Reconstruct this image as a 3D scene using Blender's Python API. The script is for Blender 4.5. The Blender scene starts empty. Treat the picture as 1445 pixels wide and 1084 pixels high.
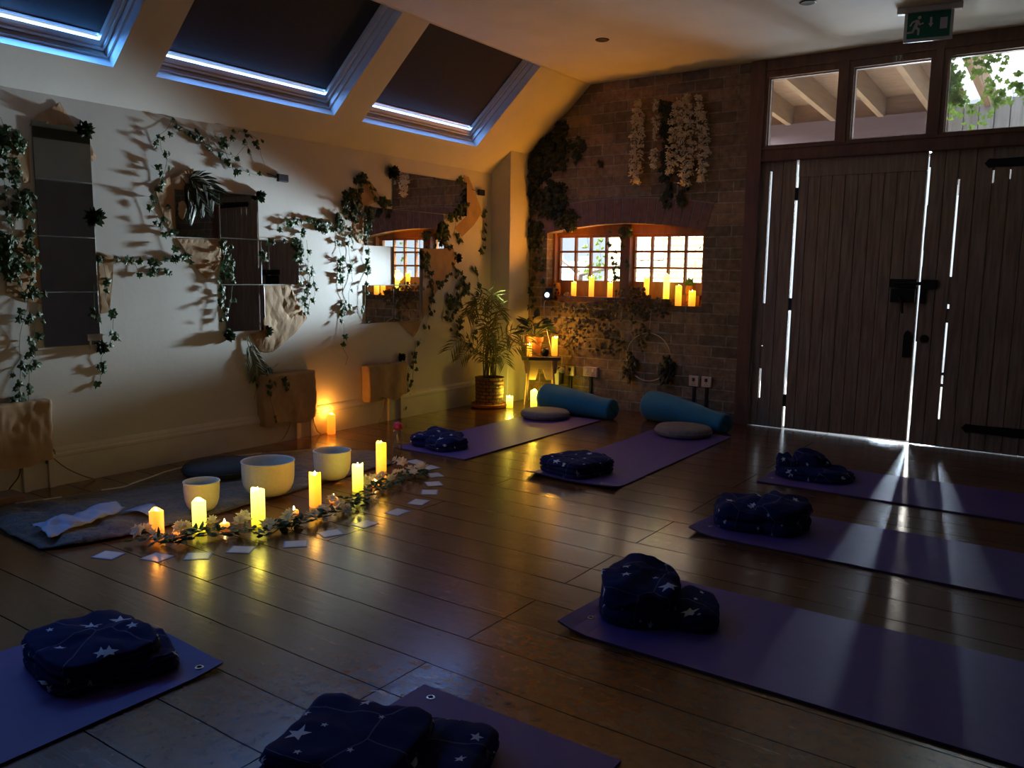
import bpy, bmesh, math, random
from math import sin, cos, pi, radians as R
from mathutils import Vector as V, Matrix, noise, Euler

sc = bpy.context.scene
# brightness of the light sources
WORLD = .85; EXPO = .62; SPOTP = 540; SILLP = 13.5; CS = .85
SLITP = (7, 6.6, 2.5, 2.3); GAPP = (11, .55, 3.4); CEILP = 4.2; YARDP = 380; ROOFP = 2.0
COL = sc.collection
# ------------------------------------------------------------------ materials
def nmat(name):
    m = bpy.data.materials.new(name); m.use_nodes = True
    nt = m.node_tree; b = nt.nodes['Principled BSDF']
    return m, nt, b
def link(nt, a, b): nt.links.new(a, b)
def coords(nt, kind='Object', scale=(1, 1, 1), rot=(0, 0, 0)):
    tc = nt.nodes.new('ShaderNodeTexCoord'); mp = nt.nodes.new('ShaderNodeMapping')
    mp.inputs['Scale'].default_value = scale; mp.inputs['Rotation'].default_value = rot
    link(nt, tc.outputs[kind], mp.inputs['Vector']); return mp.outputs['Vector']
def ramp(nt, fac, stops):
    r = nt.nodes.new('ShaderNodeValToRGB'); e = r.color_ramp.elements
    while len(e) < len(stops): e.new(.5)
    for el, (p, c) in zip(e, stops): el.position = p; el.color = (*c, 1)
    link(nt, fac, r.inputs['Fac']); return r.outputs['Color']
def bump(nt, b, h, strength=.3, dist=.01):
    n = nt.nodes.new('ShaderNodeBump'); n.inputs['Strength'].default_value = strength
    n.inputs['Distance'].default_value = dist
    link(nt, h, n.inputs['Height']); link(nt, n.outputs['Normal'], b.inputs['Normal'])
def noise_tex(nt, vec, scale, detail=4, rough=.55):
    n = nt.nodes.new('ShaderNodeTexNoise'); n.inputs['Scale'].default_value = scale
    n.inputs['Detail'].default_value = detail; n.inputs['Roughness'].default_value = rough
    link(nt, vec, n.inputs['Vector']); return n.outputs['Fac']
def mat(name, c1, c2=None, scale=8, rough=.6, bmp=0, bscale=None, metal=0, stretch=(1, 1, 1), spec=.5, trans=0, lo=.35, hi=.65, alpha=1, coat=0, sub=0, sheen=0):
    m, nt, b = nmat(name)
    v = coords(nt, 'Object', stretch)
    f = noise_tex(nt, v, scale)
    link(nt, ramp(nt, f, [(lo, c1), (hi, c2 or c1)]), b.inputs['Base Color'])
    b.inputs['Roughness'].default_value = rough; b.inputs['Metallic'].default_value = metal
    b.inputs['Specular IOR Level'].default_value = spec
    b.inputs['Transmission Weight'].default_value = trans
    b.inputs['Coat Weight'].default_value = coat; b.inputs['Sheen Weight'].default_value = sheen
    if sub: b.inputs['Subsurface Weight'].default_value = sub; b.inputs['Subsurface Radius'].default_value = (.02, .02, .02)
    if bmp: bump(nt, b, noise_tex(nt, v, bscale or scale * 3), bmp)
    return m
def leafmat(name, c1, c2, rough=.5, tr=.25):
    m, nt, b = nmat(name)
    v = coords(nt); f = noise_tex(nt, v, 9)
    c = ramp(nt, f, [(.35, c1), (.65, c2)]); link(nt, c, b.inputs['Base Color'])
    b.inputs['Roughness'].default_value = rough
    t = nt.nodes.new('ShaderNodeBsdfTranslucent'); link(nt, c, t.inputs['Color'])
    x = nt.nodes.new('ShaderNodeMixShader'); x.inputs['Fac'].default_value = tr
    link(nt, b.outputs[0], x.inputs[1]); link(nt, t.outputs[0], x.inputs[2])
    link(nt, x.outputs[0], nt.nodes['Material Output'].inputs['Surface']); return m
def glowmat(name, lowc, highc, slow, shigh, z0=0, z1=1, base=(.9, .8, .6)):
    """wax lit from inside: glows most round the flame at the top"""
    m, nt, b = nmat(name)
    tc = nt.nodes.new('ShaderNodeTexCoord'); sp = nt.nodes.new('ShaderNodeSeparateXYZ')
    link(nt, tc.outputs['Generated'], sp.inputs[0])
    link(nt, ramp(nt, sp.outputs['Z'], [(z0, lowc), (z1, highc)]), b.inputs['Emission Color'])
    mr = nt.nodes.new('ShaderNodeMapRange'); mr.inputs['From Min'].default_value = z0; mr.inputs['From Max'].default_value = z1
    mr.inputs['To Min'].default_value = slow; mr.inputs['To Max'].default_value = shigh
    link(nt, sp.outputs['Z'], mr.inputs['Value']); link(nt, mr.outputs[0], b.inputs['Emission Strength'])
    b.inputs['Base Color'].default_value = (*base, 1); b.inputs['Roughness'].default_value = .45
    return m
def emat(name, c, s):
    m, nt, b = nmat(name); b.inputs['Base Color'].default_value = (*c, 1)
    b.inputs['Emission Color'].default_value = (*c, 1); b.inputs['Emission Strength'].default_value = s
    return m
def glassmat(name, tint=(1, 1, 1), haze=.0, gloss=.06, hazec=(.8, .8, .85), rough=.02):
    m, nt, b = nmat(name); nt.nodes.remove(b)
    t = nt.nodes.new('ShaderNodeBsdfTransparent'); t.inputs['Color'].default_value = (*tint, 1)
    g = nt.nodes.new('ShaderNodeBsdfGlossy'); g.inputs['Roughness'].default_value = rough
    d = nt.nodes.new('ShaderNodeBsdfDiffuse'); d.inputs['Color'].default_value = (*hazec, 1)
    a = nt.nodes.new('ShaderNodeMixShader'); a.inputs['Fac'].default_value = gloss
    link(nt, t.outputs[0], a.inputs[1]); link(nt, g.outputs[0], a.inputs[2])
    c = nt.nodes.new('ShaderNodeMixShader')
    f = noise_tex(nt, coords(nt), 5)
    mu = nt.nodes.new('ShaderNodeMath'); mu.operation = 'MULTIPLY'; mu.inputs[1].default_value = haze * 2
    link(nt, f, mu.inputs[0]); link(nt, mu.outputs[0], c.inputs['Fac'])
    link(nt, a.outputs[0], c.inputs[1]); link(nt, d.outputs[0], c.inputs[2])
    link(nt, c.outputs[0], nt.nodes['Material Output'].inputs['Surface']); return m
def brickmat(name, axes, c1, c2, mortar, bw, rh, ms, rough=.85, bmp=.6, dirt=None, bias=0, freq=2, offs=.5, rrange=None, mottle=1.0, spec=.5):
    """axes: which object axes carry the courses, e.g. 'xz'"""
    m, nt, b = nmat(name)
    tc = nt.nodes.new('ShaderNodeTexCoord'); sp = nt.nodes.new('ShaderNodeSeparateXYZ'); cb = nt.nodes.new('ShaderNodeCombineXYZ')
    link(nt, tc.outputs['Object'], sp.inputs[0])
    link(nt, sp.outputs[axes[0].upper()], cb.inputs['X']); link(nt, sp.outputs[axes[1].upper()], cb.inputs['Y'])
    wob = noise_tex(nt, tc.outputs['Object'], 3.5)
    vm = nt.nodes.new('ShaderNodeVectorMath'); vm.operation = 'MULTIPLY_ADD'
    vm.inputs[1].default_value = (.012, .012, 0)
    cbn = nt.nodes.new('ShaderNodeCombineXYZ'); link(nt, wob, cbn.inputs[0]); link(nt, wob, cbn.inputs[1])
    link(nt, cbn.outputs[0], vm.inputs[0]); link(nt, cb.outputs[0], vm.inputs[2])
    br = nt.nodes.new('ShaderNodeTexBrick'); br.offset = offs; br.offset_frequency = freq
    br.inputs['Scale'].default_value = 1; br.inputs['Brick Width'].default_value = bw; br.inputs['Row Height'].default_value = rh
    br.inputs['Mortar Size'].default_value = ms; br.inputs['Mortar Smooth'].default_value = .3; br.inputs['Bias'].default_value = bias
    br.inputs['Color1'].default_value = (*c1, 1); br.inputs['Color2'].default_value = (*c2, 1); br.inputs['Mortar'].default_value = (*mortar, 1)
    link(nt, vm.outputs[0], br.inputs['Vector'])
    n2 = noise_tex(nt, tc.outputs['Object'], 2.2, 6); n3 = noise_tex(nt, tc.outputs['Object'], 26, 5)
    mx = nt.nodes.new('ShaderNodeMix'); mx.data_type = 'RGBA'; mx.blend_type = 'MULTIPLY'; mx.inputs['Factor'].default_value = mottle
    link(nt, br.outputs['Color'], mx.inputs['A'])
    link(nt, ramp(nt, n3, [(.3, (.55, .55, .55)), (.7, (1.15, 1.12, 1.08))]), mx.inputs['B'])
    mx2 = nt.nodes.new('ShaderNodeMix'); mx2.data_type = 'RGBA'; mx2.blend_type = 'MULTIPLY'; mx2.inputs['Factor'].default_value = mottle
    link(nt, mx.outputs['Result'], mx2.inputs['A'])
    link(nt, ramp(nt, n2, [(.3, dirt or (.6, .6, .55)), (.7, (1.1, 1.08, 1.05))]), mx2.inputs['B'])
    link(nt, mx2.outputs['Result'], b.inputs['Base Color'])
    b.inputs['Roughness'].default_value = rough; b.inputs['Specular IOR Level'].default_value = spec
    ad = nt.nodes.new('ShaderNodeMath'); ad.operation = 'MULTIPLY_ADD'; ad.inputs[1].default_value = .35
    su = nt.nodes.new('ShaderNodeMath'); su.operation = 'SUBTRACT'; su.inputs[0].default_value = 1; link(nt, br.outputs['Fac'], su.inputs[1])
    link(nt, n3, ad.inputs[0]); link(nt, su.outputs[0], ad.inputs[2])
    if bmp: bump(nt, b, ad.outputs[0], bmp, .012)
    return m, nt, b, n2, n3

M = {}
M['plaster'] = mat('white plaster', (.66, .65, .64), (.72, .71, .70), 3, .7, .06, 30)
M['white paint'] = mat('white gloss paint', (.70, .68, .65), (.76, .74, .71), 6, .35, .03, 40)
M['teal paint'] = mat('pale teal wall paint', (.36, .42, .42), (.40, .46, .46), 3, .8)
M['grey paint'] = mat('dark grey wall paint', (.13, .14, .14), (.16, .17, .17), 3, .8)
M['brick'] = brickmat('old brown brick', 'xz', (.42, .27, .165), (.21, .15, .10), (.46, .39, .32), .232, .086, .006, .75, .9, dirt=(.55, .6, .5))[0]
M['arch brick'] = mat('purple red arch brick', (.20, .11, .095), (.28, .15, .125), 18, .8, .4, 60)
M['mortar'] = mat('lime mortar', (.26, .21, .18), (.33, .28, .24), 30, .9, .3)
# floor : long worn boards running along x
fm, nt, b, n2, n3 = brickmat('worn dark floorboards', 'xy', (.185, .070, .021), (.115, .044, .013), (.004, .003, .002), 2.9, .197, .0026, .3, .15, dirt=(.75, .72, .7), offs=.37, freq=3, mottle=.7)
v = coords(nt, 'Object', (1.2, 14, 1)); g = noise_tex(nt, v, 4, 6)
mr = nt.nodes.new('ShaderNodeMapRange'); mr.inputs['To Min'].default_value = .15; mr.inputs['To Max'].default_value = .33
link(nt, g, mr.inputs['Value']); link(nt, mr.outputs[0], b.inputs['Roughness'])
bn = [n for n in nt.nodes if n.type == 'BUMP'][0]
ad = nt.nodes.new('ShaderNodeMath'); ad.operation = 'MULTIPLY_ADD'; ad.inputs[1].default_value = .5
old = bn.inputs['Height'].links[0].from_socket; link(nt, g, ad.inputs[0]); link(nt, old, ad.inputs[2]); link(nt, ad.outputs[0], bn.inputs['Height'])
brn = [n for n in nt.nodes if n.type == 'TEX_BRICK'][0]
cw = nt.nodes.new('ShaderNodeMapRange'); cw.inputs['To Min'].default_value = .42; cw.inputs['To Max'].default_value = 0; link(nt, brn.outputs['Fac'], cw.inputs['Value']); link(nt, cw.outputs[0], b.inputs['Coat Weight'])
sw = nt.nodes.new('ShaderNodeMapRange'); sw.inputs['To Min'].default_value = .75; sw.inputs['To Max'].default_value = 0; link(nt, brn.outputs['Fac'], sw.inputs['Value']); link(nt, sw.outputs[0], b.inputs['Specular IOR Level'])
g2 = noise_tex(nt, coords(nt, 'Object', (2, 9, 1)), 3, 5); cr = nt.nodes.new('ShaderNodeMapRange'); cr.inputs['From Min'].default_value = .3; cr.inputs['From Max'].default_value = .7; cr.inputs['To Min'].default_value = .05; cr.inputs['To Max'].default_value = .26
link(nt, g2, cr.inputs['Value']); link(nt, cr.outputs[0], b.inputs['Coat Roughness'])
cbp = nt.nodes.new('ShaderNodeBump'); cbp.inputs['Strength'].default_value = .10; cbp.inputs['Distance'].default_value = .01; link(nt, g2, cbp.inputs['Height']); link(nt, cbp.outputs['Normal'], b.inputs['Coat Normal'])
M['floor'] = fm
M['door wood'] = mat('aged pine boards', (.36, .26, .175), (.22, .15, .1), 5, .6, .25, 20, stretch=(9, 9, .8))
M['frame wood'] = mat('red brown frame timber', (.19, .085, .045), (.13, .056, .03), 5, .5, .2, 20, stretch=(6, 6, .8))
M['sash wood'] = mat('orange brown sash timber', (.42, .17, .055), (.30, .12, .04), 6, .45, .15, 25, stretch=(4, 4, 1))
M['iron'] = mat('black iron', (.012, .011, .011), (.02, .019, .018), 20, .45, .2, metal=.6)
M['blind'] = mat('charcoal blind fabric', (.026, .025, .028), (.033, .032, .034), 60, .9, .05, 300)
M['alu'] = mat('pale aluminium', (.7, .7, .72), (.75, .75, .77), 20, .35, metal=.7)
M['glass'] = glassmat('window glass', (.97, .98, .98), .03)
M['haze glass'] = glassmat('dusty transom glass', (.95, .95, .95), .07)
M['mirror'], nt, b = nmat('silvered mirror'); b.inputs['Metallic'].default_value = 1; b.inputs['Roughness'].default_value = .015; b.inputs['Base Color'].default_value = (.86, .88, .87, 1)
M['mirror edge'] = mat('green grey mirror edge', (.14, .17, .15), (.2, .23, .2), 10, .3)
M['grey plank'] = mat('weathered grey plank', (.26, .27, .28), (.38, .39, .41), 4, .8, .1, stretch=(9, 9, .6))
M['kraft'] = mat('brown kraft paper', (.40, .265, .15), (.50, .34, .2), 7, .75, .12, 7)
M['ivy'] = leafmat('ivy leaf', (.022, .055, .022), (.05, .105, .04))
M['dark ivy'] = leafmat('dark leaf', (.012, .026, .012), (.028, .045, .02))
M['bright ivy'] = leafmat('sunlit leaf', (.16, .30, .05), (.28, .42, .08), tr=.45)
M['stem'] = mat('green stem', (.13, .15, .07), (.19, .2, .1), 10, .6)
M['dry'] = leafmat('dried foliage', (.06, .06, .03), (.12, .09, .045))
M['palm'] = leafmat('palm leaf', (.12, .13, .028), (.21, .2, .045), tr=.3)
M['fern'] = leafmat('fern leaf', (.08, .2, .03), (.14, .28, .05), tr=.3)
M['yellow leaf'] = leafmat('yellowed leaf', (.5, .38, .06), (.6, .45, .1))
M['petal'] = leafmat('cream petal', (.82, .74, .6), (.88, .83, .72), tr=.3)
M['rattan'] = brickmat('woven basket', 'xz', (.42, .24, .10), (.32, .18, .075), (.12, .06, .03), .05, .03, .004, .7, .8)[0]
M['soil'] = mat('dark soil', (.03, .02, .013), (.05, .035, .02), 40, .95, .6)
M['terracotta'] = mat('terracotta', (.48, .17, .07), (.42, .145, .06), 9, .75, .1)
M['ply'] = mat('birch plywood', (.58, .36, .15), (.66, .43, .2), 5, .55, .06, stretch=(1, 1, 8))
M['stool top'] = mat('dark stool plank', (.10, .07, .05), (.14, .1, .07), 5, .55, .1, stretch=(1, 8, 1))
M['black'] = mat('matt black', (.012, .012, .013), (.02, .02, .021), 10, .5)
M['navy plastic'] = mat('dark blue black plastic', (.01, .012, .03), (.015, .018, .04), 10, .45)
M['socket'] = mat('white plastic', (.75, .72, .7), (.8, .77, .74), 6, .35)
M['chrome'] = mat('brushed chrome', (.55, .45, .38), (.62, .52, .45), 10, .4, metal=.5)
M['bolster'] = mat('teal blue cotton', (.004, .15, .28), (.006, .18, .33), 7, .85, .12, 120, sheen=.2)
M['cushion'] = mat('grey felt', (.20, .18, .175), (.26, .235, .225), 40, .95, .3, 200)
M['dark cushion'] = mat('slate grey felt', (.035, .042, .045), (.048, .055, .058), 30, .95, .3, 200)
M['mat'] = mat('purple yoga mat', (.090, .052, .250), (.102, .060, .275), 14, .5, .12, 260)
M['mat under'] = mat('dark mat edge', (.05, .035, .09), (.06, .04, .1), 14, .7)
M['eyelet'] = mat('steel eyelet', (.7, .7, .72), None, 5, .25, metal=1)
M['tag'] = mat('white cloth label', (.8, .8, .82), (.86, .86, .88), 20, .8)
M['bowl'] = mat('frosted quartz', (.78, .72, .62), (.84, .78, .69), 60, .6, .15, 200, sub=.35)
M['card'] = mat('pale card', (.66, .66, .68), (.72, .72, .74), 9, .22)
M['card rim'] = mat('blue card border', (.14, .22, .42), (.18, .27, .48), 9, .35)
M['clear'] = glassmat('clear plastic bottle', (.88, .85, .82), .03, .16)
M['red'] = mat('red bottle lid', (.6, .03, .06), (.68, .05, .09), 10, .35)
M['pink'] = mat('dull pink board', (.22, .14, .13), (.28, .18, .16), 12, .7)
M['orange deco'] = mat('orange glazed pot', (.75, .26, .03), (.8, .3, .04), 6, .4)
M['slice'] = mat('dried orange slice', (.6, .28, .05), (.7, .38, .1), 30, .6)
M['led'] = emat('cool white lamp face', (.62, .86, 1), 2.4)
M['green sign'] = mat('green sign face', (.0, .135, .085), (.0, .15, .095), 5, .4)
M['sign white'] = mat('white sign graphic', (.68, .62, .63), None, 5, .4)
M['sign edge'] = mat('clear acrylic edge', (.55, .6, .6), (.6, .66, .66), 5, .2)
M['rafter'] = mat('weathered joist timber', (.40, .25, .13), (.27, .19, .12), 5, .75, .2, stretch=(6, .7, 6))
M['roof board'] = mat('roof boarding', (.42, .26, .15), (.3, .2, .13), 6, .8, .1, stretch=(1, 6, 6))
M['beam'] = mat('purple grey painted beam', (.17, .12, .145), (.21, .155, .18), 4, .6, .1, stretch=(.7, 4, 4))
M['yard brick'] = brickmat('pale yard brick', 'xz', (.80, .62, .36), (.62, .45, .27), (.26, .18, .11), .225, .075, .014, .9, .3)[0]
M['blue fence'] = mat('blue grey fence paint', (.30, .42, .55), (.42, .52, .62), 4, .8, .1, stretch=(9, 9, .6))
M['concrete'] = mat('pale concrete', (.5, .49, .47), (.58, .57, .54), 5, .9, .1)
M['sheet'] = leafmat('translucent roof sheet', (.8, .84, .88), (.86, .9, .93), tr=.6)
M['bark'] = mat('grey bark', (.10, .08, .07), (.2, .16, .13), 12, .9, .5)
# fleece : navy with white constellations
def fleece():
    m, nt, b = nmat('navy star fleece'); N = nt.nodes
    uv = N.new('ShaderNodeUVMap'); vec = uv.outputs['UV']
    def math(op, a=None, b_=None, v=None):
        n = N.new('ShaderNodeMath'); n.operation = op
        if a is not None: link(nt, a, n.inputs[0])
        if b_ is not None: link(nt, b_, n.inputs[1])
        if v is not None: n.inputs[1].default_value = v
        return n.outputs[0]
    SC = 9.0
    vo = N.new('ShaderNodeTexVoronoi'); vo.voronoi_dimensions = '2D'; vo.inputs['Scale'].default_value = SC; vo.inputs['Randomness'].default_value = .9
    link(nt, vec, vo.inputs['Vector'])
    ms = N.new('ShaderNodeVectorMath'); ms.operation = 'SUBTRACT'
    link(nt, vec, ms.inputs[0]); link(nt, vo.outputs['Position'], ms.inputs[1])
    sx = N.new('ShaderNodeSeparateXYZ'); link(nt, ms.outputs[0], sx.inputs[0])
    ang = math('ARCTAN2', sx.outputs['X'], sx.outputs['Y'])
    t_ = math('ADD', math('MULTIPLY', ang, v=5 / (2 * pi)), v=10.5)
    al = math('MULTIPLY', math('ABSOLUTE', math('SUBTRACT', math('FRACT', t_), v=.5)), v=2 * pi / 5)
    den = math('ADD', math('MULTIPLY', math('COSINE', al), v=.247), math('MULTIPLY', math('SINE', al), v=.66))
    rc = N.new('ShaderNodeSeparateColor'); link(nt, vo.outputs['Color'], rc.inputs[0])
    size = math('ADD', math('MULTIPLY', math('POWER', rc.outputs[0], v=3), v=.026), v=.009)
    rad = math('DIVIDE', math('MULTIPLY', size, v=.247), den)
    ln = N.new('ShaderNodeVectorMath'); ln.operation = 'LENGTH'; link(nt, ms.outputs[0], ln.inputs[0])
    star = math('LESS_THAN', ln.outputs['Value'], rad)
    ve = N.new('ShaderNodeTexVoronoi'); ve.voronoi_dimensions = '2D'; ve.feature = 'DISTANCE_TO_EDGE'; ve.inputs['Scale'].default_value = 5.0
    link(nt, vec, ve.inputs['Vector'])
    line = math('MULTIPLY', math('LESS_THAN', ve.outputs['Distance'], v=.010), v=.13)
    fac = math('MAXIMUM', star, line)
    mx = N.new('ShaderNodeMix'); mx.data_type = 'RGBA'; link(nt, fac, mx.inputs['Factor'])
    mx.inputs['A'].default_value = (.008, .015, .085, 1); mx.inputs['B'].default_value = (.62, .66, .76, 1)
    link(nt, mx.outputs['Result'], b.inputs['Base Color']); b.inputs['Roughness'].default_value = .9; b.inputs['Specular IOR Level'].default_value = .2
    bump(nt, b, noise_tex(nt, vec, 160, 3), .25, .004); return m
M['fleece'] = fleece()
# rug : muted scribbled cloth
m, nt, b = nmat('muted patterned cloth'); v = coords(nt)
c = ramp(nt, noise_tex(nt, v, 30, 6, .75), [(.40, (.012, .01, .011)), (.47, (.085, .07, .064)), (.53, (.10, .082, .075)), (.60, (.015, .013, .012))])
mx = nt.nodes.new('ShaderNodeMix'); mx.data_type = 'RGBA'; mx.blend_type = 'MULTIPLY'; mx.inputs['Factor'].default_value = 1
link(nt, c, mx.inputs['A']); link(nt, ramp(nt, noise_tex(nt, v, 7), [(.35, (.5, .45, .45)), (.65, (1.1, 1.05, 1.05))]), mx.inputs['B'])
link(nt, mx.outputs['Result'], b.inputs['Base Color']); b.inputs['Roughness'].default_value = .6; b.inputs['Sheen Weight'].default_value = .2
bump(nt, b, noise_tex(nt, v, 18, 4), .5, .02)
M['rug'] = m
M['skylit'] = mat('blue-lit cloth folds', (.24, .29, .44), (.30, .36, .52), 8, .35, .15, 12)  # pale blue put into the colour for skylight falling on the cloth

# ------------------------------------------------------------------ mesh builder
class MB:
    def __init__(s): s.v = []; s.f = []; s.mi = []; s.uv = {}
    def add(s, vs, fs, mi=0, uvs=None):
        o = len(s.v); s.v += [tuple(p) for p in vs]
        for f in fs: s.f.append([i + o for i in f]); s.mi.append(mi)
        if uvs:
            for i, u in enumerate(uvs): s.uv[o + i] = u
        return o
    def box(s, x0, x1, y0, y1, z0, z1, mi=0, mtx=None):
        vs = [V((x, y, z)) for x in (x0, x1) for y in (y0, y1) for z in (z0, z1)]
        if mtx: vs = [mtx @ p for p in vs]
        s.add(vs, [(0, 1, 3, 2), (4, 6, 7, 5), (0, 4, 5, 1), (2, 3, 7, 6), (0, 2, 6, 4), (1, 5, 7, 3)], mi)
    def bbox(s, x0, x1, y0, y1, z0, z1, bv=.004, mi=0, mtx=None):
        """box with chamfered edges"""
        bm = bmesh.new(); bmesh.ops.create_cube(bm, size=1)
        for p in bm.verts: p.co = V(((x0 + x1) / 2 + p.co.x * (x1 - x0), (y0 + y1) / 2 + p.co.y * (y1 - y0), (z0 + z1) / 2 + p.co.z * (z1 - z0)))
        bmesh.ops.bevel(bm, geom=bm.edges[:], offset=bv, segments=2, affect='EDGES', profile=.5)
        s.bm(bm, mi, mtx)
    def bm(s, bm, mi=0, mtx=None):
        bm.verts.index_update()
        s.add([(mtx @ p.co) if mtx else p.co.copy() for p in bm.verts], [[q.index for q in f.verts] for f in bm.faces], mi); bm.free()
    def tube(s, pts, r, n=6, mi=0, cap=True):
        pts = [V(p) for p in pts]; rs = r if isinstance(r, (list, tuple)) else [r] * len(pts)
        vs = []; up = None
        for i, p in enumerate(pts):
            t = (pts[min(i + 1, len(pts) - 1)] - pts[max(i - 1, 0)])
            t = t.normalized() if t.length > 1e-9 else V((0, 0, 1))
            if up is None: up = t.orthogonal().normalized()
            up = (up - t * up.dot(t)); up = up.normalized() if up.length > 1e-6 else t.orthogonal().normalized()
            w = t.cross(up)
            for k in range(n): vs.append(p + (up * cos(2 * pi * k / n) + w * sin(2 * pi * k / n)) * rs[i])
        fs = [(i * n + k, i * n + (k + 1) % n, (i + 1) * n + (k + 1) % n, (i + 1) * n + k) for i in range(len(pts) - 1) for k in range(n)]
        if cap: fs += [tuple(range(n - 1, -1, -1)), tuple(range((len(pts) - 1) * n, len(pts) * n))]
        s.add(vs, fs, mi)
    def lathe(s, prof, n=28, c=(0, 0, 0), mi=0, wob=None, mtx=None):
        c = V(c); vs = []
        for (r, z) in prof:
            for k in range(n):
                a = 2 * pi * k / n; rr = r * (wob(a, z) if wob else 1)
                p = V((rr * cos(a), rr * sin(a), z)); vs.append((mtx @ p if mtx else p) + c)
        fs = []
        for i in range(len(prof) - 1):
            for k in range(n): fs.append((i * n + k, i * n + (k + 1) % n, (i + 1) * n + (k + 1) % n, (i + 1) * n + k))
        if prof[0][0] > 1e-6: fs.append(tuple(range(n - 1, -1, -1)))
        if prof[-1][0] > 1e-6: fs.append(tuple(range((len(prof) - 1) * n, len(prof) * n)))
        s.add(vs, fs, mi)
    def prism(s, poly, d0, d1, fn, mi=0):
        """poly: 2-D points, fn(a, b, d) -> point"""
        n = len(poly)
        vs = [fn(a, b, d0) for a, b in poly] + [fn(a, b, d1) for a, b in poly]
        s.add(vs, [tuple(range(n - 1, -1, -1)), tuple(range(n, 2 * n))] + [(i, (i + 1) % n, n + (i + 1) % n, n + i) for i in range(n)], mi)
    def grid(s, nu, nv, fn, mi=0, uvfn=None, closed_u=False):
        vs = [fn(i / (nu - 1 if not closed_u else nu), j / (nv - 1)) for j in range(nv) for i in range(nu)]
        fs = []
        for j in range(nv - 1):
            for i in range(nu if closed_u else nu - 1):
                a = j * nu + i; b_ = j * nu + (i + 1) % nu; fs.append((a, b_, b_ + nu, a + nu))
        s.add(vs, fs, mi, [uvfn(i / (nu - 1), j / (nv - 1)) for j in range(nv) for i in range(nu)] if uvfn else None)
    def build(s, name, mats, parent=None, smooth=False, loc=None, normals=True, edge=None):
        me = bpy.data.meshes.new(name)
        o_ = V(loc) if loc is not None else V((0, 0, 0))
        me.from_pydata([V(p) - o_ for p in s.v], [], s.f); me.update()
        for m_ in (mats if isinstance(mats, (list, tuple)) else [mats]): me.materials.append(M[m_] if isinstance(m_, str) else m_)
        for p, i in zip(me.polygons, s.mi): p.material_index = i; p.use_smooth = smooth
        if s.uv:
            ul = me.uv_layers.new(name='UVMap')
            for lp in me.loops: ul.data[lp.index].uv = s.uv.get(lp.vertex_index, (0, 0))
        if normals:
            bm = bmesh.new(); bm.from_mesh(me); bmesh.ops.recalc_face_normals(bm, faces=bm.faces[:]); bm.to_mesh(me); bm.free()
        if smooth and edge is not None:
            me.set_sharp_from_angle(angle=R(edge))
        o = bpy.data.objects.new(name, me); COL.objects.link(o)
        if parent is not None: o.parent = parent
        if loc is not None: o.location = loc
        return o
def empty(name, loc, rz=0):
    o = bpy.data.objects.new(name, None); COL.objects.link(o); o.location = loc; o.rotation_euler = (0, 0, rz); o.empty_display_size = .1; return o
def tag(o, label, cat, group=None, kind=None):
    o['label'] = label; o['category'] = cat
    if group: o['group'] = group
    if kind: o['kind'] = kind
    return o
def struct(o): o['kind'] = 'structure'; return o
def thing(name, label, cat, loc=(0, 0, 0), rz=0, group=None): return tag(empty(name, loc, rz), label, cat, group)
def dup(root, loc, rz, label, group=None):
    r = root.copy(); COL.objects.link(r); r.location = loc; r.rotation_euler = (0, 0, rz); r['label'] = label
    if group: r['group'] = group
    for ch in list(root.children):
        c = ch.copy(); COL.objects.link(c); c.parent = r
        for g_ in ch.children:
            d = g_.copy(); COL.objects.link(d); d.parent = c
    return r
def nz(x, y, z=0): return noise.noise(V((x, y, z)))

IVY = [(0, .06), (.2, .2), (.48, .1), (.34, -.2), (.42, -.42), (.12, -.5), (0, -.85), (-.12, -.5), (-.42, -.42), (-.34, -.2), (-.48, .1), (-.2, .2)]
OVAL = [(0, .1), (.22, -.1), (.28, -.4), (.16, -.75), (0, -1), (-.16, -.75), (-.28, -.4), (-.22, -.1)]
def leaf(mb, p, down, nrm, size, shape=IVY, fold=.12, mi=0):
    d = V(down).normalized(); n = V(nrm); n = (n - d * n.dot(d))
    n = n.normalized() if n.length > 1e-5 else d.orthogonal().normalized()
    w = d.cross(n); p = V(p)
    cen = p + d * (.3 * size) + n * (fold * size)
    vs = [p + w * (a * size) - d * (b_ * size) + n * (-abs(a) * fold * size) for a, b_ in shape] + [cen]
    k = len(shape); mb.add(vs, [(i, (i + 1) % k, k) for i in range(k)], mi)
def polypts(pts, step):
    pts = [V(p) for p in pts]; out = []
    for a, b_ in zip(pts[:-1], pts[1:]):
        n = max(1, int((b_ - a).length / step))
        for i in range(n): out.append(a.lerp(b_, i / n))
    return out + [pts[-1]]
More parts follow.
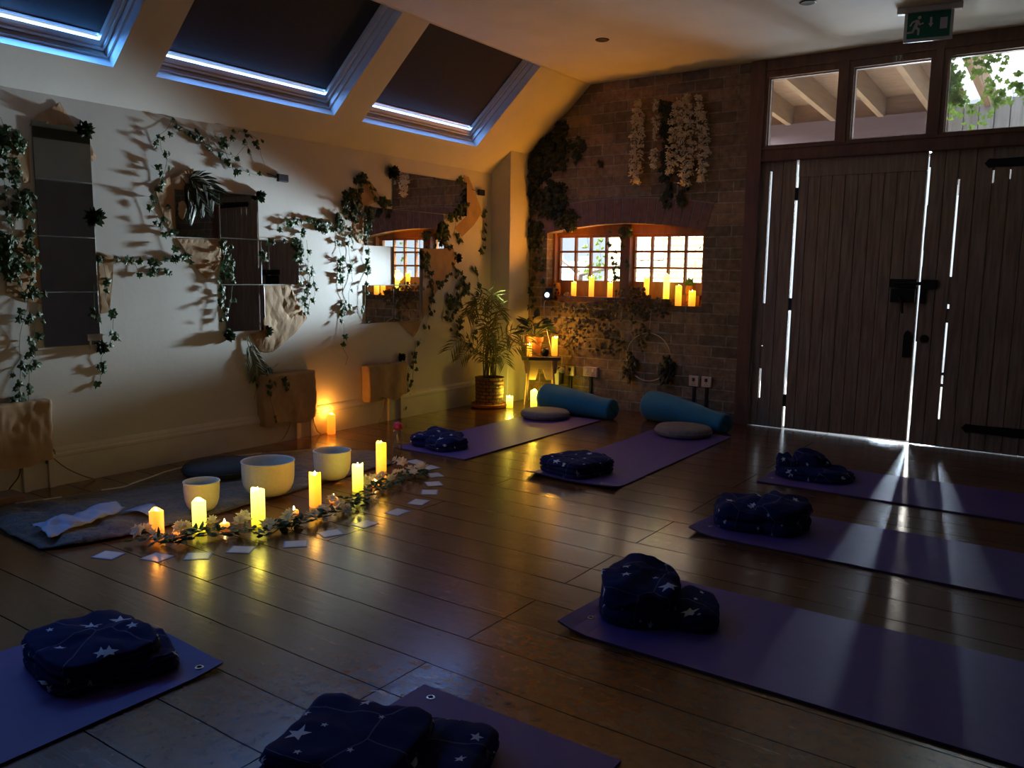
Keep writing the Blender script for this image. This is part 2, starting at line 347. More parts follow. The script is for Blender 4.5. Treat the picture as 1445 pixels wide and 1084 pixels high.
def vine(ms, ml, pts, nrm, size, rng, per=22, spread=.03, r=.0022, off=.02, jit=.008, shape=IVY, lift=.03):
    """a stem through pts with leaves along it; per = leaves per metre"""
    nrm = V(nrm); q = [p + V((rng.uniform(-jit, jit), rng.uniform(-jit, jit), rng.uniform(-jit, jit))) + nrm * (off + .5 * jit) for p in polypts(pts, .06)]
    ms.tube(q, r, 4)
    L_ = sum((b_ - a).length for a, b_ in zip(q[:-1], q[1:])); n = max(2, int(L_ * per))
    for k in range(n):
        i = rng.randrange(len(q) - 1); p = q[i].lerp(q[i + 1], rng.random())
        side = nrm.cross(V((0, 0, 1))).normalized()
        ang = rng.uniform(-1.1, 1.1)
        d = V((0, 0, -1)) * cos(ang) + side * sin(ang) + nrm * rng.uniform(-.1, .35)
        p2 = p + side * rng.uniform(-spread, spread) + V((0, 0, rng.uniform(-spread, spread) * .6)) + nrm * rng.uniform(0, lift)
        nn = nrm + side * rng.uniform(-.7, .7) + V((0, 0, rng.uniform(-.2, .6)))
        leaf(ml, p2, d, nn, size * rng.uniform(.7, 1.2), shape)
def clump(ml, c, rad, n, size, rng, nrm, shape=IVY):
    nrm = V(nrm)
    for k in range(n):
        while True:
            a = V((rng.uniform(-1, 1), rng.uniform(-1, 1), rng.uniform(-1, 1)))
            if a.length < 1: break
        p = V(c) + V((a.x * rad[0], a.y * rad[1], a.z * rad[2]))
        d = V((rng.uniform(-.8, .8), rng.uniform(-.8, .8), -1)); nn = nrm * 1.2 + a * .8 + V((0, 0, .3))
        leaf(ml, p, d, nn, size * rng.uniform(.7, 1.25), shape)
def shifted(mb, loc):
    loc = V(loc); mb.v = [tuple(V(p) - loc) for p in mb.v]; return mb
def garland(name, label, cat, paths, nrm, size, seed, per=22, spread=.03, clumps=(), leafm='ivy', group=None, off=.007, shape=IVY, r=.0013, lift=.016):
    rng = random.Random(seed); ms, ml = MB(), MB()
    for p in paths: vine(ms, ml, p, nrm, size, rng, per, spread, r, off, shape=shape, lift=lift)
    for c, rad, n, sz in clumps: clump(ml, V(c) + V(nrm) * off, rad, n, sz, rng, nrm, shape)
    loc = V(paths[0][0]) if paths else V(clumps[0][0])
    e = thing(name, label, cat, loc, 0, group)
    if ms.v: shifted(ms, loc).build('stem', 'stem', e, normals=False)
    shifted(ml, loc).build('foliage', leafm, e, normals=False)
    return e
def solo(mb, name, mats, label, cat, loc, group=None, smooth=False, edge=None, kind=None):
    return tag(mb.build(name, mats, None, smooth, loc, edge=edge), label, cat, group, kind)

# ================================================================== ROOM
YB, XR, YR, HC = 6.29, 5.30, -2.2, 2.736        # brick wall, right wall, rear wall, ceiling
KX, KZ = .80, 2.013                              # where slope meets ceiling / left wall
mb = MB(); mb.box(-.02, XR, YR, YB + .03, -.06, 0); struct(mb.build('floor', 'floor'))
mb = MB(); mb.box(KX, XR + .1, YR, YB + .02, HC, HC + .1); struct(mb.build('ceiling', 'plaster'))
mb = MB(); mb.box(-.12, 0, YR, YB + .02, -.06, KZ); struct(mb.build('wall_left', 'plaster'))
mb = MB(); mb.box(XR, XR + .1, YR, YB + .3, -.06, HC); mb.box(XR - .012, XR, YR, YB, 0, 2.1, 1); struct(mb.build('wall_right', ['teal paint', 'grey paint']))
mb = MB(); mb.box(XR - .06, XR, YR, YB, 2.56, 2.67); struct(mb.build('trim_20', 'black'))
mb = MB(); mb.box(-.1, XR, YR - .1, YR, -.06, HC); struct(mb.build('wall_rear', 'grey paint'))
# sloping side of the roof with three skylight openings; an unseen fourth is added for blue foreground light
SE = V((KX, 0, HC - KZ)); SLEN = SE.length; SE.normalize(); SO = V((-SE.z, 0, SE.x))
def SL(s, y, d): return V((0, y, KZ)) + SE * s + SO * d
SKY = [(-.40, .90), (1.155, 2.447), (2.685, 3.968), (4.224, 5.525)]; S0, S1 = .238, 1.066
mb = MB()
def sbox(m_, s0, s1, y0, y1, d0, d1, mi=0):
    vs = [SL(s, y, d) for s in (s0, s1) for y in (y0, y1) for d in (d0, d1)]
    m_.add(vs, [(0, 1, 3, 2), (4, 6, 7, 5), (0, 4, 5, 1), (2, 3, 7, 6), (0, 2, 6, 4), (1, 5, 7, 3)], mi)
sbox(mb, 0, S0, YR, YB, 0, .2); sbox(mb, S1, SLEN + .1, YR, YB, .002, .2)
ys = [YR] + [q for p in SKY for q in p] + [YB]
for i in range(0, len(ys), 2): sbox(mb, S0, S1, ys[i], ys[i + 1], 0, .2)
struct(mb.build('wall_slope', 'plaster'))
for i, (y0, y1) in enumerate(SKY):
    w = empty('window_%d' % (i + 6), SL(S0, (y0 + y1) / 2, .1)); struct(w); wl = w.location
    mb = MB(); bt, sd, tp = .068, .055, .04
    sbox(mb, S0, S0 + bt, y0, y1, .105, .165); sbox(mb, S1 - tp, S1, y0, y1, .105, .165)
    for a, b_ in ((y0, y0 + sd), (y1 - sd, y1)): sbox(mb, S0 + bt, S1 - tp, a, b_, .105, .165)
    sbox(mb, S0 + .02, S0 + .034, y0 + .02, y1 - .02, .092, .106); 
    for a, b_ in ((y0 + .018, y0 + .03), (y1 - .03, y1 - .018)): sbox(mb, S0 + .03, S1, a, b_, .092, .106)
    sbox(mb, S0, S0 + .012, y0, y1, .06, .105); sbox(mb, S0, S1, y1 - .012, y1, .06, .105)
    shifted(mb, wl).build('frame', 'white paint', w)
    mb = MB(); sbox(mb, S0 + .03, S1 - .02, y0 + .03, y1 - .03, .168, .174); shifted(mb, wl).build('pane', 'glass', w)
    bl = w if i == 0 else thing('roller_blind', ['', 'dark blind with a blue tinge drawn over the skylight at the top left corner', 'large charcoal blind drawn over the middle skylight', 'brown grey blind drawn over the skylight nearest the brick wall'][i], 'blind', SL(S0 + bt, (y0 + y1) / 2, .13), 0, 'blinds drawn over the skylights')
    mb = MB(); sbox(mb, S0 + bt + .026, S1 - tp + .01, y0 + sd - .004, y1 - sd + .004, .128, .130)
    shifted(mb, bl.location).build('fabric', 'blind', bl)
    mb = MB(); sbox(mb, S0 + bt + .014, S0 + bt + .027, y0 + sd, y1 - sd, .124, .134); shifted(mb, bl.location).build('bottom_bar', 'alu', bl)

# brick wall with the arched window opening and the door opening
WX0, WX1, WZ0, WZ1, WAP = .392, 1.865, .907, 1.507, 1.578
def arch(x):
    t = (x - (WX0 + WX1) / 2) / ((WX1 - WX0) / 2); return WZ1 + (WAP - WZ1) * (1 - t * t)
DX0, DX1, TH = 2.19, 4.42, .24
mb = MB()
mb.box(-.1, WX0, YB, YB + TH, -.06, HC + .05); mb.box(WX1, DX0, YB, YB + TH, -.06, HC + .05); mb.box(DX1, XR, YB, YB + TH, -.06, HC + .05)
mb.box(WX0, WX1, YB, YB + TH, -.06, WZ0)
N_ = 24
for k in range(N_):
    xa, xb = WX0 + (WX1 - WX0) * k / N_, WX0 + (WX1 - WX0) * (k + 1) / N_
    mb.prism([(xa, arch(xa)), (xb, arch(xb)), (xb, HC + .05), (xa, HC + .05)], YB, YB + TH, lambda a, b_, d: V((a, d, b_)))
wb = struct(mb.build('wall_back', 'brick'))
mb = MB(); nb = 20; xa0, xb0 = WX0 - .005, WX1 + .01
for k in range(nb):                              # soldier course fanning over the opening
    t0, t1 = (k + .06) / nb, (k + .94) / nb
    def P(t, up): 
        x = xa0 + (xb0 - xa0) * t; return (x + (t - .5) * up * .12, arch(min(max(x, WX0), WX1)) + up * .205 - .002)
    mb.prism([P(t0, 0), P(t1, 0), P(t1, 1), P(t0, 1)], YB - .004, YB + .02, lambda a, b_, d: V((a, d, b_)))
mb.build('brick_arch', 'arch brick', wb)
mb = MB()
for k in range(nb):
    t0, t1 = k / nb, (k + 1) / nb
    mb.prism([P(t0, 0), P(t1, 0), P(t1, 1.05), P(t0, 1.05)], YB - .001, YB + .01, lambda a, b_, d: V((a, d, b_)))
mb.build('arch_mortar', 'mortar', wb)
# boxed pier in the corner, skirting
mb = MB(); mb.bbox(-.01, .205, 5.977, YB + .01, -.01, KZ + .19, .006); struct(mb.build('trim_2', 'plaster'))
SKP = [(0, 0), (.022, 0), (.022, .150), (.026, .156), (.026, .168), (.018, .176), (.016, .188), (.008, .200), (0, .205)]
mb = MB(); mb.prism(SKP, YR, 5.977, lambda a, b_, d: V((a, d, b_))); struct(mb.build('baseboard_left', 'white paint'))

# arched window : casing, post, two sashes
w1 = struct(empty('window_1', (1.13, 6.46, WZ0)))
YS = 6.47; GZ = [1.096, 1.212, 1.349, 1.472]
def zbox(mb_, x0, x1, y0, y1, z0, z1): mb_.box(x0, x1, y0, y1, z0, z1)
mb = MB(); zbox(mb, WX0 - .01, .412, 6.395, 6.52, WZ0, 1.53); zbox(mb, 1.83, WX1 + .01, 6.395, 6.52, WZ0, 1.53); zbox(mb, WX0, WX1, 6.42, 6.52, WZ0 - .005, .957)
for k in range(N_):
    xa, xb = WX0 + (WX1 - WX0) * k / N_, WX0 + (WX1 - WX0) * (k + 1) / N_
    mb.prism([(xa, 1.496), (xb, 1.496), (xb, arch(xb) + .01), (xa, arch(xa) + .01)], 6.425, 6.50, lambda a, b_, d: V((a, d, b_)))
shifted(mb, w1.location).build('casing', 'sash wood', w1)
mb = MB(); mb.bbox(1.075, 1.165, 6.385, 6.51, .95, 1.56, .004); shifted(mb, w1.location).build('centre_post', 'frame wood', w1)
for (x0, x1, g0, g1) in ((.412, 1.075, .433, 1.052), (1.165, 1.83, 1.183, 1.790)):
    mb = MB(); ya, yb = 6.452, 6.488
    zbox(mb, x0, g0, ya, yb, .957, 1.50); zbox(mb, g1, x1, ya, yb, .957, 1.50); zbox(mb, g0, g1, ya, yb, .957, GZ[0]); zbox(mb, g0, g1, ya, yb, GZ[3], 1.50)
    for c in range(1, 4):
        xc = g0 + (g1 - g0) * c / 4; zbox(mb, xc - .009, xc + .009, ya + .004, yb, GZ[0], GZ[3])
    for z in GZ[1:3]: zbox(mb, g0, g1, ya + .002, yb, z - .009, z + .009)
    f = shifted(mb, w1.location).build('sash', 'sash wood', w1)
    mb = MB(); zbox(mb, g0, g1, 6.474, 6.477, GZ[0], GZ[3]); shifted(mb, w1.location).build('pane', 'glass', f)
mb = MB(); mb.bbox(WX0 + .003, 1.60, YB - .012, 6.42, WZ0, .957, .005)
solo(mb, 'window_sill_board', 'frame wood', 'dark timber sill board under the left part of the arched window', 'sill', (.99, 6.35, WZ0), kind='structure')

# door frame with three transom lights
fr = struct(empty('trim_1', (3.3, 6.31, 0)))
mb = MB(); ya, yb = 6.25, 6.37
for a, b_ in ((DX0, 2.298), (4.305, DX1)): mb.bbox(a, b_, ya, yb, 0, HC, .004)
shifted(mb, fr.location).build('post', 'frame wood', fr)
TZ0, TZ1 = 2.118, 2.606; TX = [(2.323, 2.815), (2.918, 3.405), (3.509, 4.24)]
mb = MB(); ya2 = 6.265
mb.box(2.298, 4.305, ya2, yb, 2.002, TZ0); mb.box(2.298, 4.305, ya2, yb, TZ1, HC + .01)
for a, b_ in ((2.298, TX[0][0]), (TX[0][1], TX[1][0]), (TX[1][1], TX[2][0]), (TX[2][1], 4.305)): mb.box(a, b_, ya2, yb, TZ0, TZ1)
mb.box(2.298, 4.305, 6.255, 6.27, 2.008, 2.026); mb.box(2.298, 4.305, 6.255, 6.27, 2.09, 2.106); mb.box(2.298, 4.305, 6.255, 6.27, 2.655, 2.67)
for xm in (2.866, 3.457): mb.box(xm - .022, xm + .022, 6.252, 6.268, 2.10, 2.66)
shifted(mb, fr.location).build('transom_frame', 'frame wood', fr)
for i, (a, b_) in enumerate(TX):
    w = struct(empty('window_%d' % (i + 3), ((a + b_) / 2, 6.31, TZ0)))
    mb = MB(); mb.box(a - .005, b_ + .005, 6.312, 6.316, TZ0 - .005, TZ1 + .005); shifted(mb, w.location).build('pane', 'haze glass', w)
    mb = MB()
    for q in ((a, b_, TZ0, TZ0 + .008), (a, b_, TZ1 - .008, TZ1), (a, a + .008, TZ0, TZ1), (b_ - .008, b_, TZ0, TZ1)): mb.box(q[0], q[1], 6.298, 6.312, q[2], q[3])
    shifted(mb, w.location).build('glazing_bead', 'socket', w)
# number plate over the middle light
np_ = thing('number_plate', 'tiny brass number plate above the middle transom pane', 'number plate', (3.20, 6.264, 2.632))
mb = MB(); mb.bbox(-.034, .034, -.004, 0, -.024, .028, .002); mb.build('plate', mat('dull brass', (.16, .14, .09), (.2, .17, .11), 9, .5, metal=.3), np_)
mb = MB(); mb.box(-.016, -.008, -.006, -.003, -.017, .016)
mb.box(.004, .02, -.006, -.003, .010, .016); mb.prism([(.014, .012), (.02, .012), (.013, -.017), (.006, -.017)], -.006, -.003, lambda a, b_, d: V((a, d, b_)))
mb.build('numeral', mat('pale numeral', (.5, .47, .4), None, 5, .5), np_)

# boarded doors : boards, thin backing, open joints where daylight shows
PY0, PY1, BY1 = 6.292, 6.318, 6.326
def boards(edges, ztop, zbot, slits, seed):
    """edges: joint positions; slits: {joint index: (width, [(z0, z1) open ranges])}"""
    rng = random.Random(seed); mb = MB(); n = len(edges) - 1
    for k in range(n):
        wl_ = slits.get(k, (.003, 0))[0] / 2; wr = slits.get(k + 1, (.003, 0))[0] / 2
        dy = rng.uniform(-.0015, .0015)
        mb.bbox(edges[k] + wl_, edges[k + 1] - wr, PY0 + dy, PY1, zbot(edges[k]), ztop, .002)
    # backing: full behind each board, closed across a joint except in its open ranges
    for k in range(n): mb.box(edges[k] + (slits[k][0] / 2 if k in slits else 0), edges[k + 1] - (slits[k + 1][0] / 2 if k + 1 in slits else 0), PY1, BY1, zbot(edges[k]), ztop)
    for k, (wd, opens) in slits.items():
        if opens is None: continue
        z = zbot(edges[k]); x0, x1 = edges[k] - wd / 2, edges[k] + wd / 2
        for a, b_ in sorted(opens) + [(ztop, ztop)]:
            if a > z + .001: mb.box(x0, x1, PY0 + .006, BY1, z, a)
            z = b_
    return mb
d1 = struct(empty('door_1', (3.0, 6.31, 0))); d2 = struct(empty('door_2', (3.87, 6.31, 0)))
mb = boards([2.300, 2.367, 2.455, 2.553], 2.004, lambda x: .004, {1: (.016, [(.22, .45), (.62, .63), (.95, 1.935)]), 3: (.0, None)}, 1)
shifted(mb, d1.location).build('side_panel', 'door wood', d1)
e1 = [2.572] + [2.572 + .856 * t for t in (.085, .185, .28, .385, .487, .59, .69, .785, .88)] + [3.428]
mb = boards(e1, 1.880, lambda x: .008 + .008 * (x - 2.57) / .86, {}, 2)
shifted(mb, d1.location).build('board_panel', 'door wood', d1)
mb = MB(); mb.bbox(2.572, 3.428, PY0 - .004, BY1, 1.880, 2.003, .003); shifted(mb, d1.location).build('top_rail', 'door wood', d1)
for z in (1.76, .95, .22):                       # hinge knuckles in the joint beside the side panel
    mb = MB(); mb.box(2.552, 2.573, PY0 - .004, BY1, z - .045, z + .045); shifted(mb, d1.location).build('hinge', 'iron', d1)
mb = MB()                                        # rim lock with its bolt keep
mb.bbox(3.262, 3.418, 6.252, 6.292, .990, 1.082, .004); mb.bbox(3.247, 3.422, 6.262, 6.292, 1.092, 1.150, .004)
lk = shifted(mb, d1.location).build('rim_lock', 'iron', d1)
mb = MB(); mb.tube([(3.33, 6.25, 1.03), (3.33, 6.225, 1.025), (3.345, 6.222, .985), (3.352, 6.225, .915)], [.009, .010, .010, .008], 8); shifted(mb, d1.location).build('lever', 'iron', lk)
mb = MB(); mb.tube([(3.28, 6.256, 1.121), (3.45, 6.256, 1.121)], .012, 8); shifted(mb, d1.location).build('bolt', 'iron', lk)
mb = MB(); mb.prism([(3.362, .61), (3.412, .61), (3.412, .76), (3.404, .785), (3.387, .797), (3.370, .785), (3.362, .76)], 6.278, 6.292, lambda a, b_, d: V((a, d, b_)))
shifted(mb, d1.location).build('escutcheon', 'iron', d1)
e2 = [3.446, 3.535, 3.622, 3.72, 3.82, 3.915, 4.01, 4.105, 4.2, 4.302]
mb = boards(e2, 2.004, lambda x: .004, {2: (.015, [(.195, .42), (.44, .50), (.52, .86), (.955, .985), (1.17, 1.812)]), 4: (.012, [(1.78, 1.86)]), 5: (.010, [(1.80, 1.86)])}, 3)
shifted(mb, d2.location).build('board_panel', 'door wood', d2)
mb = MB(); rng = random.Random(12); zz = .02      # worn meeting edge, uneven along its height
while zz < 1.99:
    z2 = min(zz + rng.uniform(.06, .16), 1.995); wd = (.0085 if zz > 1.86 else .001 if 1.6 < zz else .005 if 1.1 < zz else .0075 if .72 < zz else .001) + rng.uniform(-.001, .0015)
    mb.box(3.4465 - wd, 3.4475, PY0 + .008, PY1, zz, z2); zz = z2
shifted(mb, d2.location).build('meeting_edge', 'door wood', d2)
mb = MB(); mb.bbox(3.452, 3.548, 6.262, 6.292, 1.085, 1.148, .004); mb.bbox(3.452, 3.476, 6.266, 6.292, .985, 1.085, .003)
shifted(mb, d2.location).build('bolt_keep', 'iron', d2)
mb = MB(); mb.lathe([(.028, 0), (.028, .012), (.018, .02), (0, .022)], 16, (3.492, 6.292, .745), mtx=Matrix.Rotation(R(90), 3, 'X')); shifted(mb, d2.location).build('lock_boss', 'iron', d2)
for z in (1.905, .155):
    mb = MB(); mb.prism([(3.765, z), (3.79, z + .03), (3.83, z + .026), (4.302, z + .034), (4.302, z - .034), (3.83, z - .026), (3.79, z - .03)], 6.284, 6.293, lambda a, b_, d: V((a, d, b_)))
    shifted(mb, d2.location).build('strap_hinge', 'iron', d2)

# ================================================================== OUTSIDE
mb = MB(); mb.box(-6, 9, YB + TH, 14, -.12, -.02); struct(mb.build('yard_ground', 'concrete'))
lt = thing('lean_to_roof', 'timber lean-to roof with rafters outside above the boarded doors', 'roof', (3.2, 7.5, 2.4))
mb = MB(); mb.box(.8, 5.6, 8.55, 8.67, 2.28, 2.67); shifted(mb, lt.location).build('beam', 'beam', lt)
def rz_(y): return 2.765 - .05 * (y - 6.4)
for k, x in enumerate([.92, 1.35, 1.78, 2.21, 2.64, 3.07, 3.52, 4.0, 4.5]):
    mb = MB()
    vs = [V((x + sx, y, rz_(y) + dz)) for y in (6.45, 9.0) for sx in (-.026, .026) for dz in (0, .19)]
    mb.add(vs, [(0, 1, 3, 2), (4, 6, 7, 5), (0, 4, 5, 1), (2, 3, 7, 6), (0, 2, 6, 4), (1, 5, 7, 3)])
    shifted(mb, lt.location).build('rafter', 'rafter', lt)
mb = MB()
for k in range(14):
    y = 6.45 + k * .18
    mb.add([V((0.8, y, rz_(y) + .192)), V((3.30, y, rz_(y) + .192)), V((3.30, y + .176, rz_(y + .176) + .192)), V((.8, y + .176, rz_(y + .176) + .192)), V((.8, y, rz_(y) + .21)), V((3.30, y, rz_(y) + .21)), V((3.30, y + .176, rz_(y + .176) + .21)), V((.8, y + .176, rz_(y + .176) + .21))],
           [(0, 1, 2, 3), (4, 7, 6, 5), (0, 4, 5, 1), (1, 5, 6, 2), (2, 6, 7, 3), (3, 7, 4, 0)])
shifted(mb, lt.location).build('roof_boarding', 'roof board', lt)
mb = MB(); mb.grid(40, 2, lambda u, v_: V((3.30 + 2.6 * u, 6.5 + 2.6 * v_, rz_(6.5 + 2.6 * v_) + .20 + .012 * sin(u * 40 * pi / 2))))
shifted(mb, lt.location).build('clear_sheet', 'sheet', lt, normals=False)
ps = thing('plank_screen', 'weathered grey plank screen beyond the ivy outside the right transom pane', 'fence', (4.2, 8.5, 1.9)); mb = MB(); rng = random.Random(6)
for k in range(16): mb.bbox(3.22 + k * .12, 3.22 + k * .12 + .114, 8.5 + rng.uniform(-.006, .006), 8.53, 1.9, 2.70 + rng.uniform(-.02, .03), .003)
shifted(mb, ps.location).build('plank', 'grey plank', ps)
mb = MB(); mb.box(3.2, 5.2, 8.53, 8.56, 2.0, 2.08); shifted(mb, ps.location).build('rail', 'grey plank', ps)
mb = MB(); mb.box(.8, 3.3, 8.62, 8.66, 2.64, 2.90); shifted(mb, lt.location).build('wall_plate', 'roof board', lt)
# yard wall, fence and a bent branch seen through the small panes
mb = MB(); mb.box(-.45, 1.25, 9.0, 9.15, -.05, 2.1); yw = struct(mb.build('yard_wall', 'yard brick'))
for x, z in ((.02, 1.37), (.20, 1.372)):
    mb = MB(); mb.box(x - .07, x + .07, 8.985, 9.0, z - .04, z + .04)
    solo(mb, 'wall_plaque', mat('mauve plaque', (.42, .32, .36), (.46, .36, .4), 6, .6), 'flat mauve plaque on the yard wall, the %s of the two' % ('left' if x < .1 else 'right'), 'plaque', (x, 8.99, z))
fe = thing('plank_fence', 'blue grey plank fence outside the left sash', 'fence', (-1.2, 8.6, -.02))
mb = MB(); rng = random.Random(4)
for k in range(12):
    x = -2.0 + k * .125; zt = [1.8, 1.8, 1.75, 1.8, 1.8, 1.7, 1.62, 1.30, 1.22, 1.26, 1.3, 1.36][k]
    mb.bbox(x, x + .118, 8.6 + rng.uniform(-.005, .005), 8.62, -.02, zt, .003)
shifted(mb, fe.location).build('plank', 'blue fence', fe)
mb = MB(); mb.box(-2.0, -.5, 8.62, 8.66, .4, .5); mb.box(-2.0, -.5, 8.62, 8.66, 1.05, 1.13); shifted(mb, fe.location).build('rail', 'blue fence', fe)
mb = MB(); mb.tube([(-.2, 7.9, -.02), (-.28, 7.9, .6), (-.2, 7.9, 1.15), (.1, 7.9, 1.22), (.45, 7.9, 1.28)], [.05, .045, .04, .03, .02], 8)
mb.tube([(-.2, 7.9, 1.15), (-.42, 7.9, 1.3), (-.5, 7.9, 1.5)], [.03, .02, .012], 6)
solo(mb, 'bare_branch', 'bark', 'bent bare branch leaning behind the right sash', 'branch', (-.2, 7.9, 0), smooth=True)
garland('yard_ivy', 'sunlit ivy growing outside by the centre post of the arched window', 'ivy', [[(.55, 6.72, 1.6), (.58, 6.72, 1.35), (.62, 6.72, 1.1), (.6, 6.72, .4), (.6, 6.72, 0)], [(.68, 6.74, 1.55), (.7, 6.74, 1.25), (.62, 6.74, 1.05)]], (0, -1, 0), .045, 3, 40, .05, leafm='bright ivy', off=0)
garland('yard_ivy', 'sparse sunlit ivy outside the right edge of the arched window', 'ivy', [[(1.74, 6.7, 1.6), (1.72, 6.7, 1.4), (1.76, 6.7, 1.15), (1.75, 6.7, 0)]], (0, -1, 0), .04, 4, 26, .05, leafm='bright ivy', off=0)
garland('transom_ivy', 'bright green ivy hanging outside the transom pane beyond the exit sign', 'ivy',
        [[(3.46, 6.5, 2.72), (3.52, 6.5, 2.5), (3.58, 6.5, 2.32), (3.62, 6.5, 2.17)], [(3.6, 6.5, 2.74), (3.5, 6.5, 2.45), (3.47, 6.5, 2.25)], [(3.44, 6.5, 2.7), (3.47, 6.5, 2.52), (3.44, 6.5, 2.36)], [(3.58, 6.5, 2.7), (3.72, 6.5, 2.55), (3.78, 6.5, 2.38), (3.8, 6.5, 2.26)], [(3.7, 6.5, 2.74), (3.85, 6.5, 2.5), (3.88, 6.5, 2.33)], [(3.98, 6.5, 2.75), (4.04, 6.5, 2.5), (4.06, 6.5, 2.25)], [(3.9, 6.5, 2.45), (4.0, 6.5, 2.3), (4.1, 6.5, 2.2)], [(3.42, 6.5, 2.69), (3.8, 6.5, 2.68), (4.25, 6.5, 2.7)], [(3.66, 6.5, 2.7), (3.68, 6.5, 2.5), (3.74, 6.5, 2.3)], [(3.5, 6.5, 2.4), (3.66, 6.5, 2.3), (3.7, 6.5, 2.2)]], (0, -1, 0), .042, 5, 70, .05, [((3.5, 6.5, 2.45), (.06, .05, .16), 45, .052)], leafm='bright ivy', off=0)
# ================================================================== LIGHT
def area(name, loc, to, sx, sy, power, col):
    l = bpy.data.lights.new(name, 'AREA'); l.shape = 'RECTANGLE'; l.size = sx; l.size_y = sy; l.energy = power; l.color = col
    o = bpy.data.objects.new(name, l); COL.objects.link(o); o.location = loc
    d = (V(to) - V(loc)).normalized(); o.rotation_euler = d.to_track_quat('-Z', 'Y').to_euler(); return o
def spot(name, loc, to, power, col, ang, blend, rad):
    l = bpy.data.lights.new(name, 'SPOT'); l.energy = power; l.color = col; l.spot_size = R(ang); l.spot_blend = blend; l.shadow_soft_size = rad
    o = bpy.data.objects.new(name, l); COL.objects.link(o); o.location = loc
    o.rotation_euler = (V(to) - V(loc)).normalized().to_track_quat('-Z', 'Y').to_euler(); return o
w = bpy.data.worlds.new('sky'); sc.world = w; w.use_nodes = True
bg = w.node_tree.nodes['Background']; bg.inputs['Color'].default_value = (.72, .86, 1, 1); bg.inputs['Strength'].default_value = WORLD
for i, (y0, y1) in enumerate(SKY):               # daylight in the slit under each blind; the unseen first one is added
    ar = area('skylight_daylight', SL(S0 + .081, (y0 + y1) / 2, .122), SL(S0 + .081, (y0 + y1) / 2, -.5), y1 - y0 - .12, .012, SLITP[i], (.10, .36, 1) if i < 2 else (.16, .40, 1))
    zax = (SO * .8 + SE * .6).normalized(); xax = V((0, 1, 0)); yax = zax.cross(xax)
    ar.rotation_euler = Matrix((xax, yax, zax)).transposed().to_euler()
# daylight patches of the yard that shine through the joint between the doors
area('yard_daylight', (3.235, 8.4, 1.15), (3.235, 6, 1.15), .115, 2.1, GAPP[0], (.66, .82, 1)).data.spread = R(55)
area('yard_daylight', (3.103, 8.4, 1.15), (3.103, 6, 1.15), .030, 2.1, GAPP[1], (1, .95, .85)).data.spread = R(55)
area('yard_daylight', (2.913, 8.4, 1.15), (2.913, 6, 1.15), .21, 2.1, GAPP[2], (.66, .82, 1)).data.spread = R(55)
area('yard_daylight', (4.3, 7.6, 4.2), (4.3, 7.7, 2.6), 1.6, 1.6, 95, (.9, .96, 1))
# sunlit yard to the right throwing light up through the transoms, and on the yard wall
area('yard_daylight', (3.45, 9.3, 1.55), (3.2, 4.6, 2.72), 1.3, .5, CEILP, (.93, .97, .93)).data.spread = R(48)
area('yard_daylight', (.2, 7.2, 3.2), (.1, 9.0, 1.3), 1.6, .8, YARDP, (1, .93, .78))
area('yard_daylight', (-1.3, 7.2, 3.2), (-1.4, 8.6, 1.3), 1.2, .8, YARDP * 2, (.85, .93, 1))
area('yard_daylight', (4.9, 7.5, 1.3), (2.6, 7.6, 2.8), .8, .8, ROOFP, (1, .88, .7))
# clip-on lamp
spot('clip_lamp_beam', (.475, 6.16, .965), (.04, 1.9, 1.36), SPOTP, (.74, .92, 1), 31, .75, .075)
# ================================================================== LEFT WALL
XP, YM, ZP = V((1, 0, 0)), V((0, -1, 0)), V((0, 0, 1))
TW, TH_ = .296, .284
def tile(y0, y1, z0, z1, label, group):
    e = thing('mirror_tile', label, 'mirror', (.004, (y0 + y1) / 2, (z0 + z1) / 2), 0, group)
    hy, hz = (y1 - y0) / 2, (z1 - z0) / 2
    mb = MB(); mb.bbox(0, .004, -hy, hy, -hz, hz, .0012); mb.build('backing', 'mirror edge', e)
    mb = MB(); mb.add([(.0043, -hy + .002, -hz + .002), (.0043, hy - .002, -hz + .002), (.0043, hy - .002, hz - .002), (.0043, -hy + .002, hz - .002)], [(0, 1, 2, 3)]); mb.build('mirror_glass', 'mirror', e, normals=False)
    mb.f[0] = [0, 1, 2, 3]
gM1, gM2, gM3 = 'tiles of the tall left mirror', 'tiles of the stepped middle mirror', 'tiles of the right mirror'
for k, (z0, z1) in enumerate([(.733, 1.016), (1.018, 1.302), (1.304, 1.588), (1.590, 1.874)]):
    tile(2.104, 2.398, z0, z1, 'mirror tile %s in the tall narrow mirror at far left' % ['at the very bottom', 'second from the bottom', 'third from the bottom', 'at the top'][k], gM1)
for y0, y1, z0, z1, t in [(2.880, 3.180, 1.332, 1.606, 'top left mirror tile of the middle mirror, a frond hanging over it'), (3.182, 3.468, 1.340, 1.615, 'top right mirror tile of the middle mirror, a dark tuft on its corner'),
        (3.184, 3.482, 1.054, 1.337, 'mirror tile in the centre of the middle mirror, above its lowest tile'), (3.486, 3.790, 1.054, 1.335, 'right hand mirror tile of the middle mirror, beside the ivy strands'), (3.200, 3.500, .759, 1.052, 'lowest mirror tile of the middle mirror, dark tufts on both lower corners')]:
    tile(y0, y1, z0, z1, t, gM2)
cs = [(4.417, 4.715), (4.717, 5.016), (5.018, 5.318), (5.320, 5.620)]; rs = [(1.622, 1.902), (1.336, 1.618), (1.048, 1.333), (.763, 1.045)]
